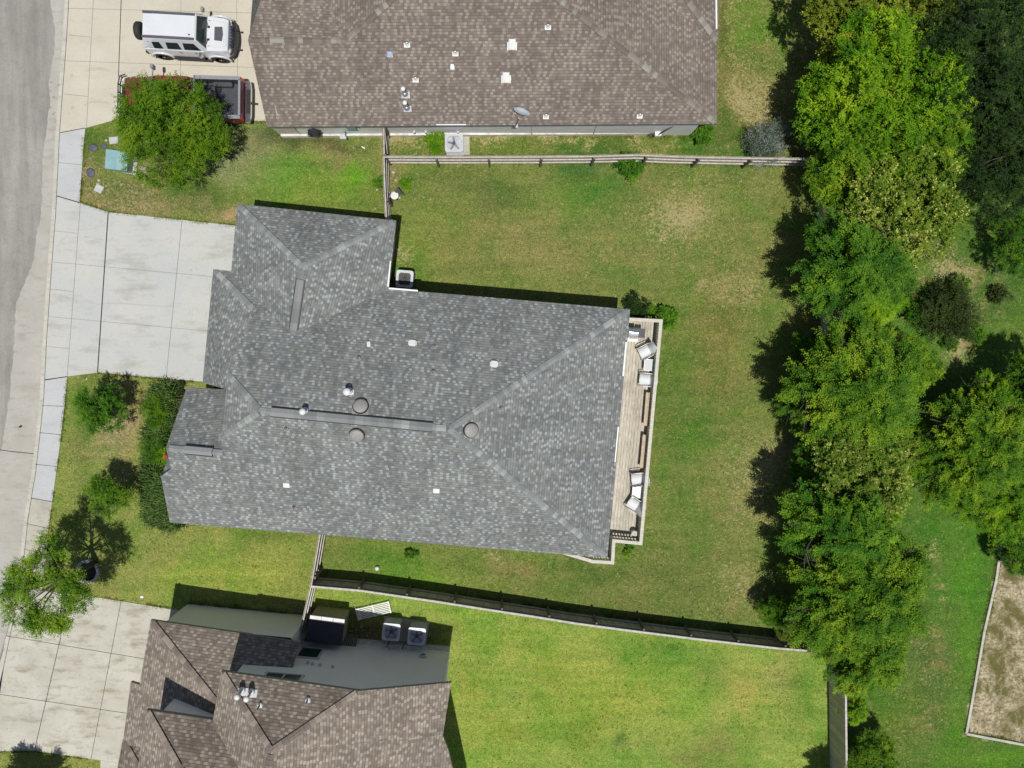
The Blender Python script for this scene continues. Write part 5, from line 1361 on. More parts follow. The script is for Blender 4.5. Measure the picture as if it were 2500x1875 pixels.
loft(m, [(-2.34,1.12,1.16,.84,.80),(-2.10,1.30,1.80,.84,.60),(-1.6,1.12,1.85,.86,.61),(.10,1.12,1.85,.86,.60),(.36,1.12,1.82,.86,.60),(.66,1.10,1.16,.85,.78)])
m.build('cabin', M['car_white'], suv, bevel=.03)
m = MB(); loft(m, [(-2.08,1.78,1.85,.50,.485),(-1.6,1.83,1.895,.50,.485),(.1,1.83,1.895,.50,.485),(.34,1.79,1.85,.50,.48)]); 
for y in (-.32,-.1,.12,.32): m.box((-.95,y,1.895), (2.0,.04,.008))
m.build('roof', M['car_white'], suv, bevel=.012)
for s in (-1, 1):
    m = MB(); m.box((-.89, s*.553, 1.872), (2.42,.105,.05), ch=.02)
    m.build('roof_rail', M['trim_dark'], suv)
m = MB()    # windshield, laid just proud of the cabin slope
def quad_panel(m, pts, n_off=.012, th=.02):
    pts = [Vector(p) for p in pts]; n = newell(pts)
    if n.z < 0 and abs(n.z) > .05: n = -n
    a = [p + n*n_off for p in pts]; b = [p - n*th for p in pts]; k = len(pts)
    m.raw(a + b, [tuple(range(k)), tuple(range(2*k-1,k-1,-1))] + [(i,i+k,(i+1)%k+k,(i+1)%k) for i in range(k)])
quad_panel(m, [(.385,-.54,1.775),(.385,.54,1.775),(.63,.72,1.22),(.63,-.72,1.22)]); m.build('windshield', M['car_glass'], suv)
def side_pt(x, z, s, z0=1.12, z1=1.85, w0=.86, w1=.605): return (x, s*(w0 + (w1-w0)*(z-z0)/(z1-z0)) , z)
for s in (-1, 1):
    for x0, x1, sl in ((-2.0,-1.36,0),(-1.16,-.5,0),(-.36,.40,.16)):
        m = MB(); pts = [side_pt(x0,1.22,s),(side_pt(x1,1.22,s)),side_pt(x1-sl-.05,1.62,s),side_pt(x0+.05,1.62,s)]
        q = [Vector(p) + Vector((0,s*.014,.004)) for p in pts]; q2 = [p - Vector((0,s*.03,.008)) for p in q]
        m.raw(q+q2, [(0,1,2,3),(7,6,5,4),(0,4,5,1),(1,5,6,2),(2,6,7,3),(3,7,4,0)]); m.build('side_window', M['car_glass'], suv)
    for ax in (1.04, -1.70):
        m = MB()   # wheel arch flare
        N = 10; vs = []; fs = []
        for i in range(N+1):
            a = rad(-8 + 196*i/N)
            for rr_, yy, in ((.42,.89),(.50,.89),(.52,.965),(.42,.975)): vs.append((ax+rr_*math.cos(a)*1.08, s*yy, .42+rr_*math.sin(a)))
        for i in range(N):
            for k in range(4): fs.append((i*4+k, i*4+(k+1)%4, (i+1)*4+(k+1)%4, (i+1)*4+k))
        m.raw(vs, fs, 0, True); m.build('wheel_arch', M['car_white'], suv)
        wheel(suv, ax, s*.83, .40, .25, s)
    m = MB(); m.box((-.3, s*.95, .42), (1.75,.16,.06), ch=.02); m.box((-.3,s*.95,.455),(.3,.10,.012)); m.build('side_step', M['black'], suv)
    m = MB(); m.tube([(.40,s*.88,1.16),(.42,s*1.0,1.2)], .025, 6); m.box((.42, s*1.06, 1.24), (.12,.20,.20), ch=.03); m.build('mirror', M['trim_grey'] if s > 0 else M['chrome'], suv)
    for x in (-.62, .10):
        m = MB(); m.box((x, s*.915, 1.02), (.15,.035,.04), ch=.01); m.build('door_handle', M['chrome'], suv)
    m = MB(); m.lathe((1.66, s*.66, .88), [(.10,-.03),(.11,0),(.09,.02),(.001,.03)], 18, axis='x'); m.build('headlight', M['light_clear'], suv)
    m = MB(); m.box((-2.37, s*.72, .90), (.04,.12,.22), ch=.01); m.build('taillight', M['light_red'], suv)
    m = MB(); m.tube([(.62,s*.55,1.21),(.70,s*.30,1.20)], .014, 5); m.box((.72,s*.29,1.18),(.12,.10,.03)); m.build('wiper', M['black'], suv)
    m = MB(); m.box((1.92, s*.42, .60), (.14,.07,.10), ch=.01); m.build('tow_hook', M['black'], suv)
m = MB(); m.prism([(1.57,-.80),(1.70,-.60),(1.75,0),(1.70,.60),(1.57,.80)], .66, 1.03); m.build('grille', M['chrome'], suv, bevel=.02)
m = MB()
for k in range(7): y = -.42+.14*k; m.box((1.69 + .045*(1-(y/.6)**2), y, .93), (.08,.075,.215), ry=0)
m.build('grille_slots', M['black'], suv)
m = MB(); m.prism([(1.57,-.90),(1.76,-.72),(1.88,-.3),(1.90,0),(1.88,.3),(1.76,.72),(1.57,.90)], .42, .66); m.build('front_bumper', M['black'], suv, bevel=.03)
m = MB(); m.box((-2.40,0,.52), (.18,1.7,.2), ch=.04); m.build('rear_bumper', M['black'], suv)
m = MB(); m.lathe((-2.62,0,1.02), [(.22,-.13),(.36,-.14),(.40,-.09),(.41,.0),(.40,.09),(.36,.13),(.2,.13)], 28, axis='x'); sw = m.build('spare_wheel', M['tyre'], suv)
m = MB(); m.lathe((-2.62,0,1.02), [(.001,-.12),(.2,-.12),(.21,-.08)], 18, axis='x'); m.build('rim', M['chrome'], sw)
m = MB(); m.lathe((.10,-.38,1.89), [(.035,0),(.03,.02),(.0,.03)], 10, sx=1.6); m.build('antenna_base', M['black'], suv)
m = MB(); m.prism([(.70,.56),(.82,.56),(.82,.60),(.70,.60)], 1.12, 1.18); m.build('hood_latch', M['trim_grey'], suv)
m = MB(); m.prism([(.70,-.60),(.82,-.60),(.82,-.56),(.70,-.56)], 1.12, 1.18); m.build('hood_latch', M['trim_grey'], suv)

suv.scale = (.94,.95,.95)
# pickup
R4 = rad(178.6)
tc = P(533, 237, 1.3); tk_o = Vector((tc.x, tc.y, 0)) - Vector((math.cos(R4), math.sin(R4), 0))*(-1.6)
truck = empty('pickup_truck', (tk_o.x, tk_o.y, .03), 'dark red crew cab pickup with a black lined bed, mostly under the round tree', 'truck', rz=R4)
m = MB()
loft(m, [(1.70,.55,1.22,.95,.88),(2.0,.55,1.24,.97,.84),(2.6,.58,1.18,.96,.80),(2.80,.62,1.08,.92,.76)])
loft(m, [(-.52,.50,1.22,.97,.90),(1.72,.50,1.22,.97,.90)])
m.build('body', M['car_red'], truck, bevel=.04)
m = MB(); loft(m, [(1.78,1.21,1.26,.74,.70),(2.2,1.21,1.285,.70,.64),(2.72,1.10,1.16,.66,.60)]); m.build('hood', M['car_red'], truck, bevel=.025)
m = MB(); loft(m, [(-.50,1.20,1.80,.89,.72),(-.36,1.20,1.90,.89,.72),(.9,1.20,1.92,.89,.72),(1.10,1.20,1.87,.89,.71),(1.80,1.20,1.23,.88,.84)]); m.build('cab', M['car_red'], truck, bevel=.05, seg=3)
m = MB(); quad_panel(m, [(1.14,-.64,1.84),(1.14,.64,1.84),(1.74,.79,1.27),(1.74,-.79,1.27)]); m.build('windshield', M['car_glass'], truck)
for s in (-1, 1):
    for x0, x1, sl in ((-.40,.42,.0),(.52,1.45,.42)):
        m = MB(); f = lambda x, z: (x, s*(.89-.17*(z-1.2)/.7), z)
        q = [Vector(p) + Vector((0,s*.014,.004)) for p in (f(x0,1.28),f(x1,1.28),f(x1-sl,1.72),f(x0+.05,1.72))]; q2 = [p - Vector((0,s*.03,.008)) for p in q]
        m.raw(q+q2, [(0,1,2,3),(7,6,5,4),(0,4,5,1),(1,5,6,2),(2,6,7,3),(3,7,4,0)]); m.build('side_window', M['car_glass'], truck)
    for ax in (2.0, -1.75): wheel(truck, ax, s*.86, .40, .26, s)
    m = MB(); m.tube([(1.42,s*.92,1.26),(1.38,s*1.12,1.32),(1.36,s*1.22,1.34)], .03, 6); m.box((1.36, s*1.28, 1.36), (.14,.20,.30), ch=.04); m.build('mirror', M['trim_grey'], truck)
    m = MB(); m.box((2.86, s*.72, .95), (.06,.28,.22), ch=.02); m.build('headlight', M['light_clear'], truck)
    m = MB(); m.box((-2.70, s*.90, 1.05), (.07,.14,.34), ch=.02); m.build('taillight', M['light_red'], truck)
    m = MB(); m.tube([(-.4,s*1.02,.42),(1.5,s*1.02,.42)], .05, 8); m.build('side_step', M['chrome'], truck)
    for x in (-.1, 1.0):
        m = MB(); m.box((x, s*.955, 1.1), (.16,.04,.04), ch=.01); m.build('door_handle', M['chrome'], truck)
# bed: walls, liner, rails
m = MB()
for s in (-1, 1): m.box((-1.62, s*.90, .92), (2.14,.14,.80), ch=.03)
m.box((-2.66,0,.92), (.08,1.72,.80)); m.box((-.56,0,.95), (.06,1.72,.78)); m.build('bed_side', M['car_red'], truck)
m = MB()
for s in (-1, 1): m.box((-1.62, s*.885, 1.33), (2.18,.17,.03), ch=.02)
m.box((-2.665,0,1.33), (.10,1.66,.03), ch=.02); m.box((-.57,0,1.345), (.10,1.66,.04), ch=.02); m.build('bed_rail', M['trim_grey'], truck)
m = MB(); m.box((-1.62,0,.72), (2.06,1.64,.03))
for k in range(12): m.box((-1.62,-.71+.129*k,.742), (2.0,.05,.014))
for s in (-1, 1): m.box((-1.62, s*.815, 1.02), (2.06,.02,.60)); m.box((-1.75, s*.70, .86), (.95,.22,.26), ch=.1)
m.box((-2.61,0,1.02), (.02,1.62,.60)); m.box((-.61,0,1.02), (.02,1.62,.60)); m.build('bed_liner', mat_plain('bed_liner', (.045,.05,.06), .5, 0, .15, 5), truck)
m = MB(); m.prism([(-3.0,-.62),(-2.95,-.95),(-2.74,-.98),(-2.74,.98),(-2.95,.95),(-3.0,.62)], .50, .72); m.build('rear_bumper', M['chrome'], truck, bevel=.02)
m = MB(); m.box((-2.88,0,.73), (.18,1.1,.02)); m.box((-3.08,0,.5), (.16,.08,.08)); m.build('step_pad', M['black'], truck)
m = MB(); m.box((2.86,0,.9), (.08,1.1,.34), ch=.02); m.build('grille', M['black'], truck)
m = MB(); m.box((2.92,0,.58), (.22,1.9,.22), ch=.05); m.build('front_bumper', M['chrome'], truck)
m = MB()
for z in (.72,.95,1.14): m.tube([(2.75,-.98,z),(3.0,-.90,z),(3.08,-.55,z),(3.08,.55,z),(3.0,.90,z),(2.75,.98,z)], .028, 8)
for y in (-.55,-.18,.18,.55): m.tube([(3.08,y,.5),(3.08,y,1.16)], .03, 8)
for s in (-1,1): m.tube([(2.98,s*.9,.5),(2.98,s*.9,1.16)], .03, 8)
m.build('grille_guard', M['black'], truck)

truck.scale = (.95,.96,.97)
# ================================================================== VEGETATION
def leaf_mesh(name, base, dirs, nrm, ln, wd, rnd, mat):
    """numpy arrays: base (n,3), dirs (n,3), nrm (n,3) -> folded diamond leaves"""
    n = len(base)
    side = np.cross(dirs, nrm); side /= (np.linalg.norm(side, axis=1, keepdims=True)+1e-9)
    L = ln[:,None]; W = wd[:,None]
    mid_ = base + dirs*L*.5
    v = np.stack([base, mid_ + side*W*.5 + nrm*W*.12, base + dirs*L - nrm*W*.1, mid_ - side*W*.5 + nrm*W*.12], axis=1).reshape(-1,3)
    me = bpy.data.meshes.new(name)
    me.vertices.add(4*n); me.vertices.foreach_set('co', v.astype(np.float32).ravel())
    me.loops.add(4*n); me.loops.foreach_set('vertex_index', np.arange(4*n, dtype=np.int32))
    me.polygons.add(n); me.polygons.foreach_set('loop_start', np.arange(0, 4*n, 4, dtype=np.int32)); me.polygons.foreach_set('loop_total', np.full(n, 4, dtype=np.int32))
    me.update(calc_edges=True)
    a = me.attributes.new('rnd', 'FLOAT', 'FACE'); a.data.foreach_set('value', rnd.astype(np.float32))
    me.materials.append(mat); return me
def unit(a): return a/(np.linalg.norm(a, axis=-1, keepdims=True)+1e-9)
def crown(name, mat, R=3.0, V=2.2, zc=3.6, lobes=9, sprays=2400, per=13, leaf=.11, wide=.06, slen=.55, thr=.0, seed=0, droop=.1, tight=.85, ndens=1.1, layered=0.0, lobe_r=(.34,.55), mode='cluster'):
    g = np.random.default_rng(seed); r = random.Random(seed)
    LB = [(np.array([0,0,V*.15]), .62)]
    for i in range(lobes):
        a = 2*math.pi*(i/lobes) + r.uniform(-.4,.4); q = r.uniform(.42,.66)
        LB.append((np.array([R*q*math.cos(a), R*q*math.sin(a), V*r.uniform(-.35,.4)]), r.uniform(*lobe_r)))
    S = []; D = []; SR = []
    if mode == 'bough':
        nb = max(10, sprays//24); k = 0
        while len(S) < sprays and k < nb*6:
            k += 1
            az = r.uniform(0, 2*math.pi); lobe_ = .80 + .20*noise.noise(Vector((math.cos(az)*1.6+seed, math.sin(az)*1.6, 2)))*2
            q = math.sqrt(r.uniform(.02, 1.0)); rt = R*q*min(1.05, lobe_)
            zt = V*(1.0 - 1.15*q*q) + r.uniform(-.35,.25)*V*.6
            if noise.noise(Vector((rt*math.cos(az)*ndens+seed*7, rt*math.sin(az)*ndens, 0))) < thr + r.uniform(-.12,.12): continue
            L = R*r.uniform(.28,.42); az2 = az + r.uniform(-.7,.7)*(1-q*.6)
            tip = np.array([rt*math.cos(az), rt*math.sin(az), zt]); dv = np.array([math.cos(az2), math.sin(az2), r.uniform(.05,.45)]); dv /= np.linalg.norm(dv)
            sv = np.array([-dv[1], dv[0], 0]); tone = r.random()
            na = 9
            for i in range(na):
                f = i/(na-1); p0 = tip - dv*L*(1-f) + np.array([0,0,-.15*L*(1-f)])
                for sg in (-1, 1, 0):
                    if sg == 0 and i % 3: continue
                    w_ = (1-f)*.9+.25
                    S.append(p0 + np.array([r.gauss(0,.03), r.gauss(0,.03), r.gauss(0,.03)])); D.append(dv*.9 + sv*sg*w_*r.uniform(.6,1.1) + np.array([0,0,r.uniform(-.25,.2)])); SR.append(tone)
    else:
        tries = 0
        while len(S) < sprays and tries < sprays*6:
            tries += 1
            c, lr = LB[r.randrange(len(LB))]
            d = np.array([r.gauss(0,1), r.gauss(0,1), r.gauss(.35,.8)]); d /= np.linalg.norm(d)+1e-9
            if d[2] < -.5: continue
            rr_ = lr*R*(r.uniform(tight,1.06) if r.random() < .85 else r.uniform(.4, tight))
            p = c + d*np.array([rr_, rr_, rr_*V/R*1.25])
            if math.hypot(p[0], p[1]) > R*1.08: continue
            if noise.noise(Vector((p[0]*ndens+seed*7, p[1]*ndens, p[2]*ndens))) < thr - .12 + r.uniform(-.1,.1): continue
            tone = r.random(); kk_ = 6
            for i in range(kk_):
                e = np.array([r.gauss(0,1), r.gauss(0,1), r.gauss(.25,.6)]); e /= np.linalg.norm(e)+1e-9
                S.append(p + e*slen*.12); D.append(e + d*.55 - np.array([0,0,droop])); SR.append(tone)
    S = np.array(S); D = unit(unit(np.array(D)) + g.normal(0,.16,(len(S),3))); SR = np.array(SR)
    ns = len(S); t = np.tile(np.linspace(0,1,per), ns)
    Sb = np.repeat(S, per, 0); Db = np.repeat(D, per, 0); sl = np.repeat(g.uniform(.6,1.15,ns)*slen, per)
    base = Sb + Db*(t*sl)[:,None] + np.array([0,0,-1.])*(droop*(t**2)*sl)[:,None]
    up = unit(np.array([0,0,1.]) + g.normal(0,.35,(ns*per,3)))
    side = unit(np.cross(Db, np.array([0,0,1.]))); sg = np.where(np.arange(ns*per)%2==0, 1., -1.)[:,None]
    ld = unit(Db*.75 + side*sg*.8 + g.normal(0,.25,(ns*per,3)))
    nr = unit(up - ld*(up*ld).sum(1,keepdims=True))
    rnd = np.clip(np.repeat(SR*.6 + g.uniform(0,.4,ns), per)*.6 + t*.15 + g.uniform(0,1,ns*per)*.3, 0, 1)
    base[:,2] += zc
    ln = g.uniform(.7,1.25,ns*per)*leaf*(1-.25*t); me = leaf_mesh(name, base, ld, nr, ln, ln*wide/leaf, rnd, mat)
    o = bpy.data.objects.new(name, me); col.objects.link(o)
    # trunk with limbs to each lobe
    m = MB(); th = max(.2, zc - V*.75)
    m.tube([(0,0,-.15),(.03,.02,th*.5),(0,0,th)], [R*.055+.03, R*.045+.02, R*.04+.015], 9)
    for c, lr in LB:
        e = Vector(c) + Vector((0,0,zc)); b = Vector((0,0,th*r.uniform(.75,1)))
        mid_ = b.lerp(e, .5) + Vector((r.uniform(-.1,.1),r.uniform(-.1,.1),.12))*R*.3
        m.tube([b, b.lerp(mid_,.5)+Vector((r.uniform(-.1,.1),r.uniform(-.1,.1),-.05))*R*.25, mid_, e], [R*.020+.010, R*.015+.008, R*.010+.006, R*.004+.003], 6)
        for k in range(5):
            d = Vector((r.gauss(0,1), r.gauss(0,1), r.gauss(.2,.7))).normalized()
            m.tube([e, e + d*lr*R*.45, e + d*lr*R*.85 + Vector((0,0,.05))], [R*.008+.004, R*.005+.003, .003], 5)
    return o, m
def make_tree(kind, label, cat, px, py, h_top, mat, **kw):
    """px,py: photo point of the crown's middle"""
    R = kw['R']; zc = kw.get('zc', 3.6)
    c = P(px, py, zc)
    root = empty(kind, (c.x, c.y, 0), label, cat)
    o, m = crown('crown', mat, **kw); o.parent = root
    m.build('trunk', M['bark'], root)
    return root
def tree_copy(src, label, px, py, s, mat=None, rz=None, zc=3.6, group=None, zs=1.0):
    c = P(px, py, zc*s*zs); o = copy_tree(src); o.location = (c.x, c.y, 0); o.scale = (s, s, s*zs)
    o.rotation_euler.z = random.uniform(0, 6.28) if rz is None else rz
    o['label'] = label
    if mat:
        for ch in children(o):
            if ch.name.startswith('crown'):
                ch.material_slots[0].link = 'OBJECT'; ch.material_slots[0].material = mat
    if group: o['group'] = group
    return o
# street and front trees
make_tree('round_tree', 'dense round bright green tree overhanging the red pickup truck', 'tree', 424, 317, 5, M['leaf_elm'],
          R=2.36, V=1.75, zc=2.6, lobes=11, sprays=5400, per=8, leaf=.085, wide=.045, slen=.32, thr=-.2, seed=3, tight=.85, ndens=1.9, lobe_r=(.30,.48))
make_tree('street_tree', 'open feathery young tree growing from the stone ring by the kerb', 'tree', 112, 1436, 5, M['leaf_mid'],
          R=2.3, V=1.0, zc=3.9, lobes=15, sprays=3000, per=8, leaf=.085, wide=.042, slen=.34, thr=-.04, seed=17, droop=.05, tight=.5, ndens=1.4, lobe_r=(.16,.34))
make_tree('small_tree', 'small dark green tree in the front lawn just below the driveway', 'tree', 245, 1000, 2.5, M['leaf_deep'],
          R=1.12, V=.9, zc=1.75, lobes=7, sprays=1200, per=9, leaf=.08, wide=.04, slen=.26, thr=-.12, seed=5, tight=.7, ndens=2.2, lobe_r=(.35,.55))
make_tree('small_tree', 'small yellowish green tree in the front lawn between the dark tree and the stone ring', 'tree', 261, 1207, 2.5, M['leaf_mid'],
          R=1.02, V=.85, zc=1.7, lobes=7, sprays=900, per=9, leaf=.08, wide=.038, slen=.28, thr=-.05, seed=8, tight=.6, ndens=2.2, lobe_r=(.3,.5))
# prototypes of the belt
pa_ = dict(V=2.3, zc=3.7)
belt = 'trees of the belt behind the yards'
T1 = make_tree('broadleaf_tree', 'large bright green tree in the belt just north of the pale blossom tree', 'tree', 2150, 215, 6, M['leaf_bright'],
     R=3.0, lobes=11, sprays=5400, per=9, leaf=.12, wide=.065, slen=.42, thr=-.08, seed=21, ndens=1.0, **pa_)
T2 = make_tree('broadleaf_tree', 'deep green tree with layered boughs beside the light strip of open fence', 'tree', 2070, 655, 5, M['leaf_deep'],
     R=2.6, lobes=9, sprays=5200, per=9, leaf=.115, wide=.055, slen=.36, thr=-.32, seed=33, droop=.12, ndens=.9, V=1.9, zc=3.4, mode='bough')
T3 = make_tree('blossoming_tree', 'pale yellow blossoming tree between the bright tree and the layered tree', 'tree', 2182, 520, 5, M['leaf_bloom'],
     R=2.6, lobes=10, sprays=3400, per=8, leaf=.11, wide=.085, slen=.36, thr=-.12, seed=44, ndens=1.3, V=1.8, zc=3.3)
T4 = make_tree('broadleaf_tree', 'very large layered green tree in the middle of the belt, east of the benches', 'tree', 2085, 960, 6, M['leaf_mid'],
     R=3.3, lobes=9, sprays=8000, per=8, leaf=.115, wide=.055, slen=.38, thr=-.32, seed=55, droop=.1, ndens=.8, V=2.2, zc=3.6, mode='bough')
T5 = make_tree('evergreen_tree', 'dark evergreen tree at the top right corner', 'tree', 2430, 130, 6, M['leaf_dark'],
     R=3.6, lobes=13, sprays=4600, per=9, leaf=.11, wide=.06, slen=.40, thr=-.10, seed=66, ndens=.9, V=2.6, zc=4.2, tight=.8)
T2.scale = (1.12,1.12,1.05); T4.scale = (1.08,1.08,1.0)
for o in (T1,T2,T3,T4,T5): o['group'] = belt
C = tree_copy
C(T3, 'yellow green blossoming tree at the top of the belt, cut by the frame edge', 2100, 35, .95, M['leaf_yellow'], group=belt, zc=3.3)
C(T3, 'yellow green leafy tree at the top, east of the first yellow one', 2230, 40, .85, M['leaf_yellow'], group=belt, zc=3.3)
C(T1, 'dark green tree at the west rim of the belt beside the leaning grey branch', 2035, 275, .62, M['leaf_deep'], group=belt, zc=3.7)
C(T1, 'mid green tree south of the large bright tree, above the pale blossom tree', 2110, 385, .78, M['leaf_mid'], group=belt, zc=3.7)
C(T1, 'mid green tree on the east side of the large bright tree, touching the dark evergreens', 2225, 330, .80, M['leaf_mid'], group=belt, zc=3.7)
C(T1, 'dark green tree squeezed between the blossoming tree and the dark evergreens', 2270, 470, .42, M['leaf_deep'], group=belt, zc=3.7)
C(T2, 'bright green layered tree east of the open fence strip', 2110, 740, .72, M['leaf_bright'], group=belt, zc=3.4)
C(T4, 'shaded green tree behind the open fence strip, north of the very large tree', 2100, 850, .66, M['leaf_mid'], group=belt, zc=3.6)
C(T4, 'green tree reaching furthest west over the lawn, level with the deck', 1985, 985, .58, M['leaf_deep'], group=belt, zc=3.6)
C(T3, 'green tree with cream blossoms below the very large layered tree', 2100, 1140, .95, M['leaf_bloom'], group=belt, zc=3.3)
C(T1, 'green tree mixed with the cream blossoms, on their east side', 2175, 1105, .55, M['leaf_bright'], group=belt, zc=3.7)
C(T1, 'deep green tree west of the cream blossoms, close to the dry lawn patch', 2015, 1120, .52, M['leaf_deep'], group=belt, zc=3.7)
C(T2, 'deep green layered tree below the cream blossoms', 2050, 1300, 1.12, M['leaf_deep'], group=belt, zc=3.4)
C(T4, 'large layered tree at the south end of the belt, over the long fence', 2090, 1440, 1.08, M['leaf_mid'], group=belt, zc=3.6)
C(T2, 'layered tree hanging over the corner where the long fence meets the back fence', 2095, 1585, .98, M['leaf_mid'], group=belt, zc=3.4)
C(T4, 'green tree on the park side of the belt, south of the cream blossoms', 2165, 1375, .55, M['leaf_deep'], group=belt, zc=3.6)
C(T3, 'small cream blossoming tree at the end of the long fence', 1922, 1532, .24, M['leaf_bloom'], group=belt, zc=3.3, zs=1.6)
C(T1, 'small dark green tree left of the small cream blossoming one', 1893, 1490, .26, M['leaf_deep'], group=belt, zc=3.7, zs=1.3)
C(T5, 'dark evergreen tree on the right edge, second from the top', 2415, 400, .74, None, group=belt, zc=4.2)
C(T5, 'dark evergreen tree on the right edge, third from the top, beside the shaded clearing', 2505, 590, .45, M['leaf_deep'], group=belt, zc=4.2)
C(T5, 'dark evergreen tree at the top, between the yellow trees and the corner evergreen', 2330, 180, .72, M['leaf_dark'], group=belt, zc=4.2)
C(T5, 'dark evergreen tree reaching down along the right frame edge above the clearing', 2500, 320, .75, M['leaf_dark'], group=belt, zc=4.2)
C(T4, 'tall layered tree right of the belt, above the sandy lot', 2370, 1100, .92, M['leaf_mid'], group=belt, zc=3.6)
C(T4, 'yellow tinted layered tree on the right frame edge above the sandy lot', 2450, 1210, .75, M['leaf_bright'], group=belt, zc=3.6)
C(T2, 'bright layered tree with upswept boughs south of the clearing shade', 2400, 980, .60, M['leaf_bright'], group=belt, zc=3.4)
C(T3, 'pale leaved tree on the right frame edge below the clearing', 2495, 1010, .50, M['leaf_yellow'], group=belt, zc=3.3)
C(T1, 'dark green tree at the north tip of the sandy lot', 2490, 1345, .38, M['leaf_deep'], group=belt, zc=3.7)
C(T1, 'tall dark tree at the right edge casting shade on the clearing', 2545, 935, .50, M['leaf_deep'], group=belt, zc=3.7, zs=1.5)
C(T2, 'small bright green tree by the back fence, south of the belt', 2082, 1735, .32, M['leaf_bright'], group=belt, zc=3.4)
C(T1, 'olive green tree by the back fence at the lower frame edge', 2125, 1850, .40, M['leaf_mid'], group=belt, zc=3.7)
C(T2, 'tree below the lower frame edge beside the back fence, showing mostly its shadow', 2072, 1965, .52, M['leaf_mid'], group=belt, zc=3.4, zs=1.3)
C(T2, 'young tree south of the lower driveway, mostly below the frame', 20, 2010, .75, M['leaf_deep'], zc=3.4)

C(T4, 'deep green tree filling the belt just west of the very large layered tree', 2000, 890, .52, M['leaf_deep'], group=belt, zc=3.6)
C(T2, 'green tree between the cream blossoms and the deep layered tree below them', 2130, 1225, .70, M['leaf_mid'], group=belt, zc=3.4)
C(T2, 'green tree at the west rim between the bright tree and the pale blossom tree', 2050, 455, .50, M['leaf_deep'], group=belt, zc=3.4)
C(T4, 'green tree at the west rim south of the deep layered tree', 1985, 1400, .48, M['leaf_mid'], group=belt, zc=3.6)
C(T1, 'leafy green tree east of the very large layered tree, facing the clearing', 2210, 900, .48, M['leaf_mid'], group=belt, zc=3.7)
C(T5, 'dark evergreen tree between the corner evergreen and the bright tree', 2345, 330, .55, M['leaf_dark'], group=belt, zc=4.2)

# shrubs -----------------------------------------------------------
def shrub(name, label, px, py, r, mat, h=.9, n=260, seed=1, leaf=.09, wide=.05, cat='shrub', group=None, thr=-.3, per=8, stem=True):
    c = P(px, py, h*.6)
    root = empty(name, (c.x, c.y, 0), label, cat, group)
    o, m = crown('foliage', mat, R=r, V=h*.5, zc=h*.55, lobes=6, sprays=n, per=per, leaf=leaf, wide=wide, slen=r*.42, thr=thr, seed=seed, tight=.6, ndens=2.5)
    o.parent = root; m.build('stem', M['bark'], root); return root
K = HC/FPX
shrub('leafy_shrub', 'brown green low tree alone in the middle of the park clearing', 2320, 765, 68*K*.94, M['leaf_brown'], 2.0, 1300, 71, .11, .05, 'shrub', thr=.02)
shrub('leafy_shrub', 'dark green bush touching the west side of the brown green clearing tree', 2228, 758, 26*K, M['leaf_deep'], 1.1, 260, 72)
shrub('leafy_shrub', 'dark green bush at the southeast foot of the brown green clearing tree', 2370, 812, 30*K, M['leaf_deep'], 1.0, 300, 73)
shrub('flowering_shrub', 'grey green spiky flowering shrub at the east end of the north fence', 1872, 352, 48*K, M['leaf_vitex'], 1.3, 700, 74, .16, .022, thr=-.2)
shrub('clipped_bush', 'round bright green bush between the gate yard and the pale air conditioner', 1063, 345, 25*K, M['leaf_bright'], .9, 420, 75, .06, .035, thr=-.9)
shrub('leafy_shrub', 'dark leafy shrub at the east corner of the white siding wall', 1719, 326, 23*K, M['leaf_deep'], .8, 220, 76)
shrub('leafy_shrub', 'leafy shrub growing at the middle of the north fence', 1541, 405, 30*K, M['leaf_deep'], .7, 200, 77, .12, .07, thr=-.1)
shrub('broad_leaved_plant', 'dark broad leaved plant at the west side of the three rail fence', 924, 446, 15*K, M['leaf_deep'], .5, 70, 78, .14, .08, 'plant', thr=-.5)
shrub('broad_leaved_plant', 'small bright green plant near the black winged stand', 993, 449, 15*K, M['leaf_bright'], .4, 60, 79, .13, .06, 'plant', thr=-.4)
shrub('leafy_shrub', 'dark grey green shrub behind the roof corner by the deck', 1558, 752, 29*K, M['leaf_dark'], .7, 260, 80, .11, .05, thr=-.3)
shrub('leafy_shrub', 'green leafy plant squeezed between the grey green shrub and the deck corner bush', 1590, 758, 14*K, M['leaf_mid'], .5, 80, 82, .11, .04, thr=-.3)
shrub('broad_leaved_plant', 'glossy green broad leaved bush at the northeast deck corner', 1628, 774, 24*K, M['leaf_deep'], .75, 130, 81, .24, .10, thr=-.6)
shrub('broad_leaved_plant', 'small dark plant in the grass south of the grey roof', 1003, 1350, 14*K, M['leaf_deep'], .35, 40, 83, .13, .05, 'plant', thr=-.3)
shrub('broad_leaved_plant', 'weedy plant under the southern deck corner', 1540, 1342, 16*K, M['leaf_mid'], .35, 60, 84, .12, .05, 'plant', thr=-.3)
shrub('broad_leaved_plant', 'bright leafy plant with a red flower by the porch gable', 394, 1112, 19*K, M['leaf_bright'], .6, 90, 85, .16, .08, 'plant', thr=-.5)
shrub('broad_leaved_plant', 'bright leafy plant further down the grassy bed by the porch', 380, 1148, 13*K, M['leaf_bright'], .5, 60, 86, .13, .06, 'plant', thr=-.5)
shrub('broad_leaved_plant', 'dark purple plant at the north end of the grassy bed', 432, 958, 13*K, M['leaf_brown'], .4, 60, 87, .10, .04, 'plant', thr=-.5)
shrub('broad_leaved_plant', 'sparse plant beside the driveway corner of the grey roofed house', 440, 938, 12*K, M['leaf_brown'], .3, 36, 88, .10, .04, 'plant', thr=-.3)
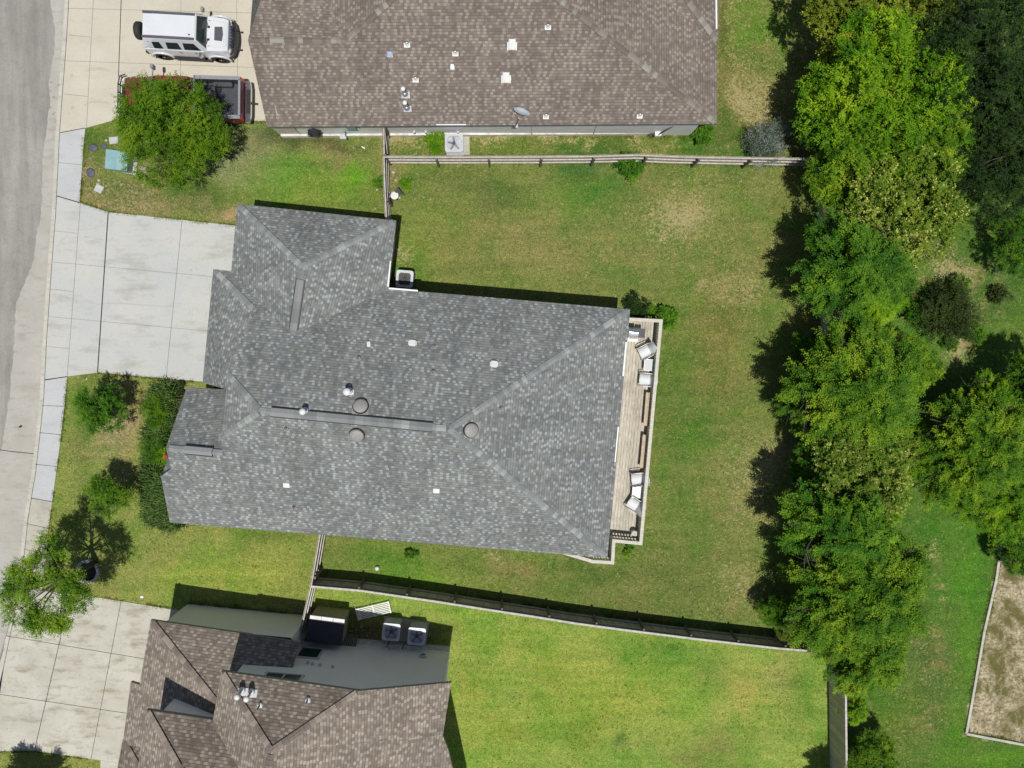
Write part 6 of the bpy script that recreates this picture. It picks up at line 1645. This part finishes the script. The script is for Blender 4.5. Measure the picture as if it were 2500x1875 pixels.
shrub('leafy_shrub', 'pale grassy tuft at the back fence gap beside the clearing', 2195, 690, 16*K, M['leaf_bloom'], .6, 70, 89, .14, .03, 'plant')
shrub('leafy_shrub', 'low scrubby sapling in the clearing, north of the brown green tree', 2345, 690, 22*K, M['leaf_mid'], .7, 110, 94, .12, .05, thr=-.1)
shrub('leafy_shrub', 'low scrubby sapling in the clearing, closest to the right frame edge', 2440, 720, 24*K, M['leaf_brown'], .6, 120, 95, .12, .05, thr=-.1)
shrub('leafy_shrub', 'low weedy bush at the bare patch south of the brown green tree', 2318, 838, 16*K, M['leaf_deep'], .5, 80, 96, .12, .05, thr=-.1)
rf = P(403, 1115, .75); m = MB()
for k in range(6):
    a = k*1.05; m.raw([(0,0,0),(.09*math.cos(a),.09*math.sin(a),.03),(.14*math.cos(a+.3),.14*math.sin(a+.3),.0),(.09*math.cos(a+.6),.09*math.sin(a+.6),.03)], [(0,1,2,3)])
m.tube([(0,0,-.7),(0,0,0)], .008, 5); o = m.build('red_flower', M['red']); o.location = rf; tag(o, 'single red flower at the porch gable edge', 'flower')
# ornamental grasses ----------------------------------------------
def grass_clump(label, px, py, r, h, n, seed, group):
    g = np.random.default_rng(seed); c = P(px, py, h*.5); root = None
    a = np.where(g.uniform(0,1,n) < .7, g.normal(math.pi+.1,.75,n), g.uniform(0,2*np.pi,n)); ba_ = g.uniform(0,2*np.pi,n); rad_ = np.sqrt(g.uniform(0,1,n))*.75*r; seg = 4
    out = np.stack([np.cos(a), np.sin(a), np.zeros(n)], 1); out[:,0] *= 1.25; L = g.uniform(.6,1.1,n)*h*1.5
    base = np.stack([np.cos(ba_)*rad_, np.sin(ba_)*rad_, np.zeros(n)], 1)
    B=[]; Dd=[]; LN=[]; RN=[]
    rn = g.uniform(0,1,n); reach = g.uniform(.3,.75,n)*r
    def pt(t): return base + out*(reach*t**1.3)[:,None] + np.array([0,0,1.])*(h*(1.9*t - 1.35*t*t)*g0)[:,None]
    g0 = g.uniform(.7,1.1,n)
    for k in range(seg):
        p0 = pt(k/seg); p1 = pt((k+1)/seg); d = p1-p0; ln = np.linalg.norm(d,axis=1)
        B.append(p0); Dd.append(d/(ln[:,None]+1e-9)); LN.append(ln*1.25); RN.append(rn)
    B=np.concatenate(B); Dd=np.concatenate(Dd); LN=np.concatenate(LN); RN=np.concatenate(RN)
    up = unit(np.array([0,0,1.]) + g.normal(0,.2,B.shape)); nr = unit(up - Dd*(up*Dd).sum(1,keepdims=True))
    me = leaf_mesh('grass_clump', B, Dd, nr, LN, np.full(len(B), .034), RN, M['leaf_grass'])
    o = bpy.data.objects.new('grass_clump', me); col.objects.link(o); o.location = (c.x, c.y, 0)
    return tag(o, label, 'ornamental grass', group)
gg = 'ornamental grass clumps along the front of the grey roofed house'
for x, y, r, h_, n_, lb_ in ((392,968,34,.9,420,'arching ornamental grass clump at the north end of the front bed'),(398,1030,28,.8,360,'ornamental grass clump tucked against the small porch roof'),
     (374,1062,30,1.0,480,'arching grass clump on the lawn side, above the red flower'),(366,1138,28,.8,380,'grass clump at the middle of the front bed near the gable point'),(376,1178,36,1.1,620,'large dark grass clump just below the gable point'),
     (386,1224,38,1.1,680,'large grass clump near the south corner of the grey roof'),(410,1262,34,.9,520,'broad grass clump at the south corner of the grey roof'),(366,1262,24,.6,260,'loose grass clump at the south end of the bed, furthest from the roof')):
    grass_clump(lb_, x+10, y, r*K*1.12, h_, int(n_*1.35), int(x+y), gg)
shrub('leafy_shrub', 'dark feathery shrub in the front bed, second from its north end', 380, 1006, 34*K, M['leaf_mid'], 1.0, 420, 91, .13, .02, thr=-.2)
shrub('leafy_shrub', 'dark feathery shrub in the front bed left of the red flower', 374, 1098, 30*K, M['leaf_deep'], .9, 340, 92, .13, .02, thr=-.2)
shrub('leafy_shrub', 'small dark shrub on the lawn edge at the south end of the front bed', 360, 1216, 20*K, M['leaf_deep'], .6, 160, 93, .11, .02, thr=-.2)
m = MB(); m.prism([tuple(P(a,b).xy) for a,b in jitter_edge([(430,925),(388,945),(364,1010),(358,1090),(356,1180),(362,1262),(395,1296),(452,1286),(452,925)], 3, 12, 8)], -.1, .012)
tag(m.build('planting_bed', M['mulch']), kind='structure')
# leaning bare branch at the belt
br = P(1938, 327, .8); m = MB()
A_, B_ = P(1925,343,.3), P(1962,297,2.6)
m.tube([A_, A_.lerp(B_,.5)+Vector((-.1,.12,.1)), B_, B_ + Vector((.6,.3,.8))], [.05,.045,.035,.02], 7)
o = m.build('bare_branch', M['bark']); tag(o, 'bare grey branch leaning out of the shade behind the spiky shrub', 'branch')

# faint tyre scrubs on the driveways
M['scrub'] = mat_plain('tyre_scrub', alb(192,184,168), .9, 0, .12, 18)
M['scrub_grey'] = mat_plain('tyre_scrub_grey', alb(186,188,186), .9, 0, .1, 18)
def arc(pts, w, z, mat, name='tyre_mark'):
    m = MB(); q = [P(a, b) for a, b in pts]
    for i in range(len(q)-1):
        f = lambda k: w*(.35+.65*math.sin(math.pi*min(1, max(0, k/(len(q)-1)))))
        d = (q[i+1]-q[i]).normalized(); sd = Vector((-d.y, d.x, 0))
        w0_, w1_ = f(i), f(i+1)
        m.raw([Vector((*(q[i]+sd*w0_).xy, z)), Vector((*(q[i]-sd*w0_).xy, z)), Vector((*(q[i+1]-sd*w1_).xy, z)), Vector((*(q[i+1]+sd*w1_).xy, z))], [(0,1,2,3)])
    tag(m.build(name, mat), kind='structure')
arc([(205,173),(220,168.5),(238,166.5),(255,168),(270,173)], .03, top+.0035, M['scrub'])
arc([(207,177),(222,172.5),(240,170.5),(257,172.5),(268,177)], .02, top+.0035, M['scrub'])
arc([(203,258),(220,251),(240,248.5),(258,250),(266,254)], .03, top+.0035, M['scrub'])
arc([(220,752),(240,744),(265,740),(300,741),(340,744),(400,748),(415,752)], .025, top+.0036, M['scrub_grey'])
arc([(140,600),(150,588),(160,578),(172,572)], .02, top+.0036, M['scrub_grey'])
arc([(262,660),(300,658),(340,660),(380,664),(430,670)], .02, top+.0036, M['scrub_grey'])
for x, y, r_ in ((176,185,.09),(178,264,.10),(467,660,.07),(480,656,.05),(213,1225-300,.05)):
    m = MB(); c = P(x, y); rr2 = random.Random(int(x))
    m.raw([(c.x+math.cos(a)*r_*rr2.uniform(.6,1.1), c.y+math.sin(a)*r_*rr2.uniform(.6,1.1), top+.0038) for a in [k*math.pi/6 for k in range(12)]], [tuple(range(12))]); tag(m.build('oil_stain', M['scrub']), kind='structure')

# grass tufts: ragged edges along paving, walls and fences, clumps over the lawns
M['tuft'] = mat_leaf('tuft_blade', alb(70,96,24), alb(112,134,42), alb(168,166,92), None, clump=.35, trans=.2)
def scatter_grass():
    g = np.random.default_rng(12); pts = []; hs = []
    def along(line, dens, spread, hh, off=0.0):
        q = [P(a, b) for a, b in line]
        for a, b in zip(q, q[1:]):
            L = (b-a).length; n = int(L*dens); d = (b-a).normalized(); sd = np.array([-d.y, d.x])
            f = g.uniform(0,1,n); o = g.normal(off, spread, n)
            w = np.array([noise.noise(Vector((float(x)*L*.9, b.x, b.y))) for x in f]) > -.25
            p = np.stack([a.x + (b.x-a.x)*f, a.y + (b.y-a.y)*f], 1) + sd[None]*o[:,None]
            pts.append(p[w]); hs.append(np.full(w.sum(), hh))
    for ln_ in ([(209,314),(285,293),(650,297)], [(202,335),(205,400),(195,494),(265,518.5),(574,552)], [(239,910),(493,933)], [(164,920),(158,991),(150,1060),(140,1138),(128,1224),(119,1290),(114,1350)], [(232,1456.5),(414,1485.5)], [(-20,1836),(80,1833),(160,1844),(236,1855)]):
        along(ln_, 60, .035, .06)
    for ln_ in ([(935,395),(1300,396),(1560,392),(1900,400)], [(775,1415),(1200,1466),(1510,1508),(1980,1566)], [(690,327),(1684,333)], [(459,1473),(700,1498)], [(2441,1330),(2430,1413),(2401,1540),(2382,1650),(2357,1790),(2500,1817)]):
        along(ln_, 50, .07, .11)
    # loose tufts
    n = 26000; px = g.uniform(110, 2500, n); py = g.uniform(0, 1875, n)
    keep = []
    for a, b in zip(px, py):
        if in_poly(a, b, [(100,0),(209,313),(285,290),(1700,300),(1750,0)]) or a < 120: keep.append(False); continue
        if in_poly(a, b, [(100,300),(209,313),(195,494),(265,517),(600,548),(600,940),(500,934),(239,911),(164,921),(150,1060),(128,1224),(105,1440),(232,1456),(414,1486),(330,1868),(0,1836),(0,300)]): keep.append(False); continue
        v = noise.noise(Vector((a*.006, b*.006, 5))) + .5*noise.noise(Vector((a*.02, b*.02, 8)))
        keep.append(v > g.uniform(-.35,.45))
    keep = np.array(keep); px, py = px[keep], py[keep]
    p = np.array([tuple(P(a, b).xy) for a, b in zip(px, py)]); pts.append(p); hs.append(np.full(len(p), .045))
    p = np.concatenate(pts); h = np.concatenate(hs); k = 5
    B = np.repeat(np.concatenate([p, np.zeros((len(p),1))], 1), k, 0); H = np.repeat(h, k)
    B[:,:2] += g.normal(0,.02,(len(B),2))
    az = g.uniform(0, 2*np.pi, len(B)); D = unit(np.stack([np.cos(az), np.sin(az), g.uniform(.5,1.4,len(B))], 1))
    up = unit(np.array([0,0,1.]) + g.normal(0,.4,B.shape)); nr = unit(up - D*(up*D).sum(1,keepdims=True))
    me = leaf_mesh('grass', B, D, nr, H*g.uniform(.8,1.6,len(B)), np.full(len(B), .022), np.clip(np.repeat(g.uniform(0,1,len(p)), k)*.7+g.uniform(0,.3,len(B)),0,1), M['tuft'])
    o = bpy.data.objects.new('grass', me); col.objects.link(o); tag(o, 'ragged grass tufts over the lawns and along paving edges', 'grass', kind='stuff')
scatter_grass()
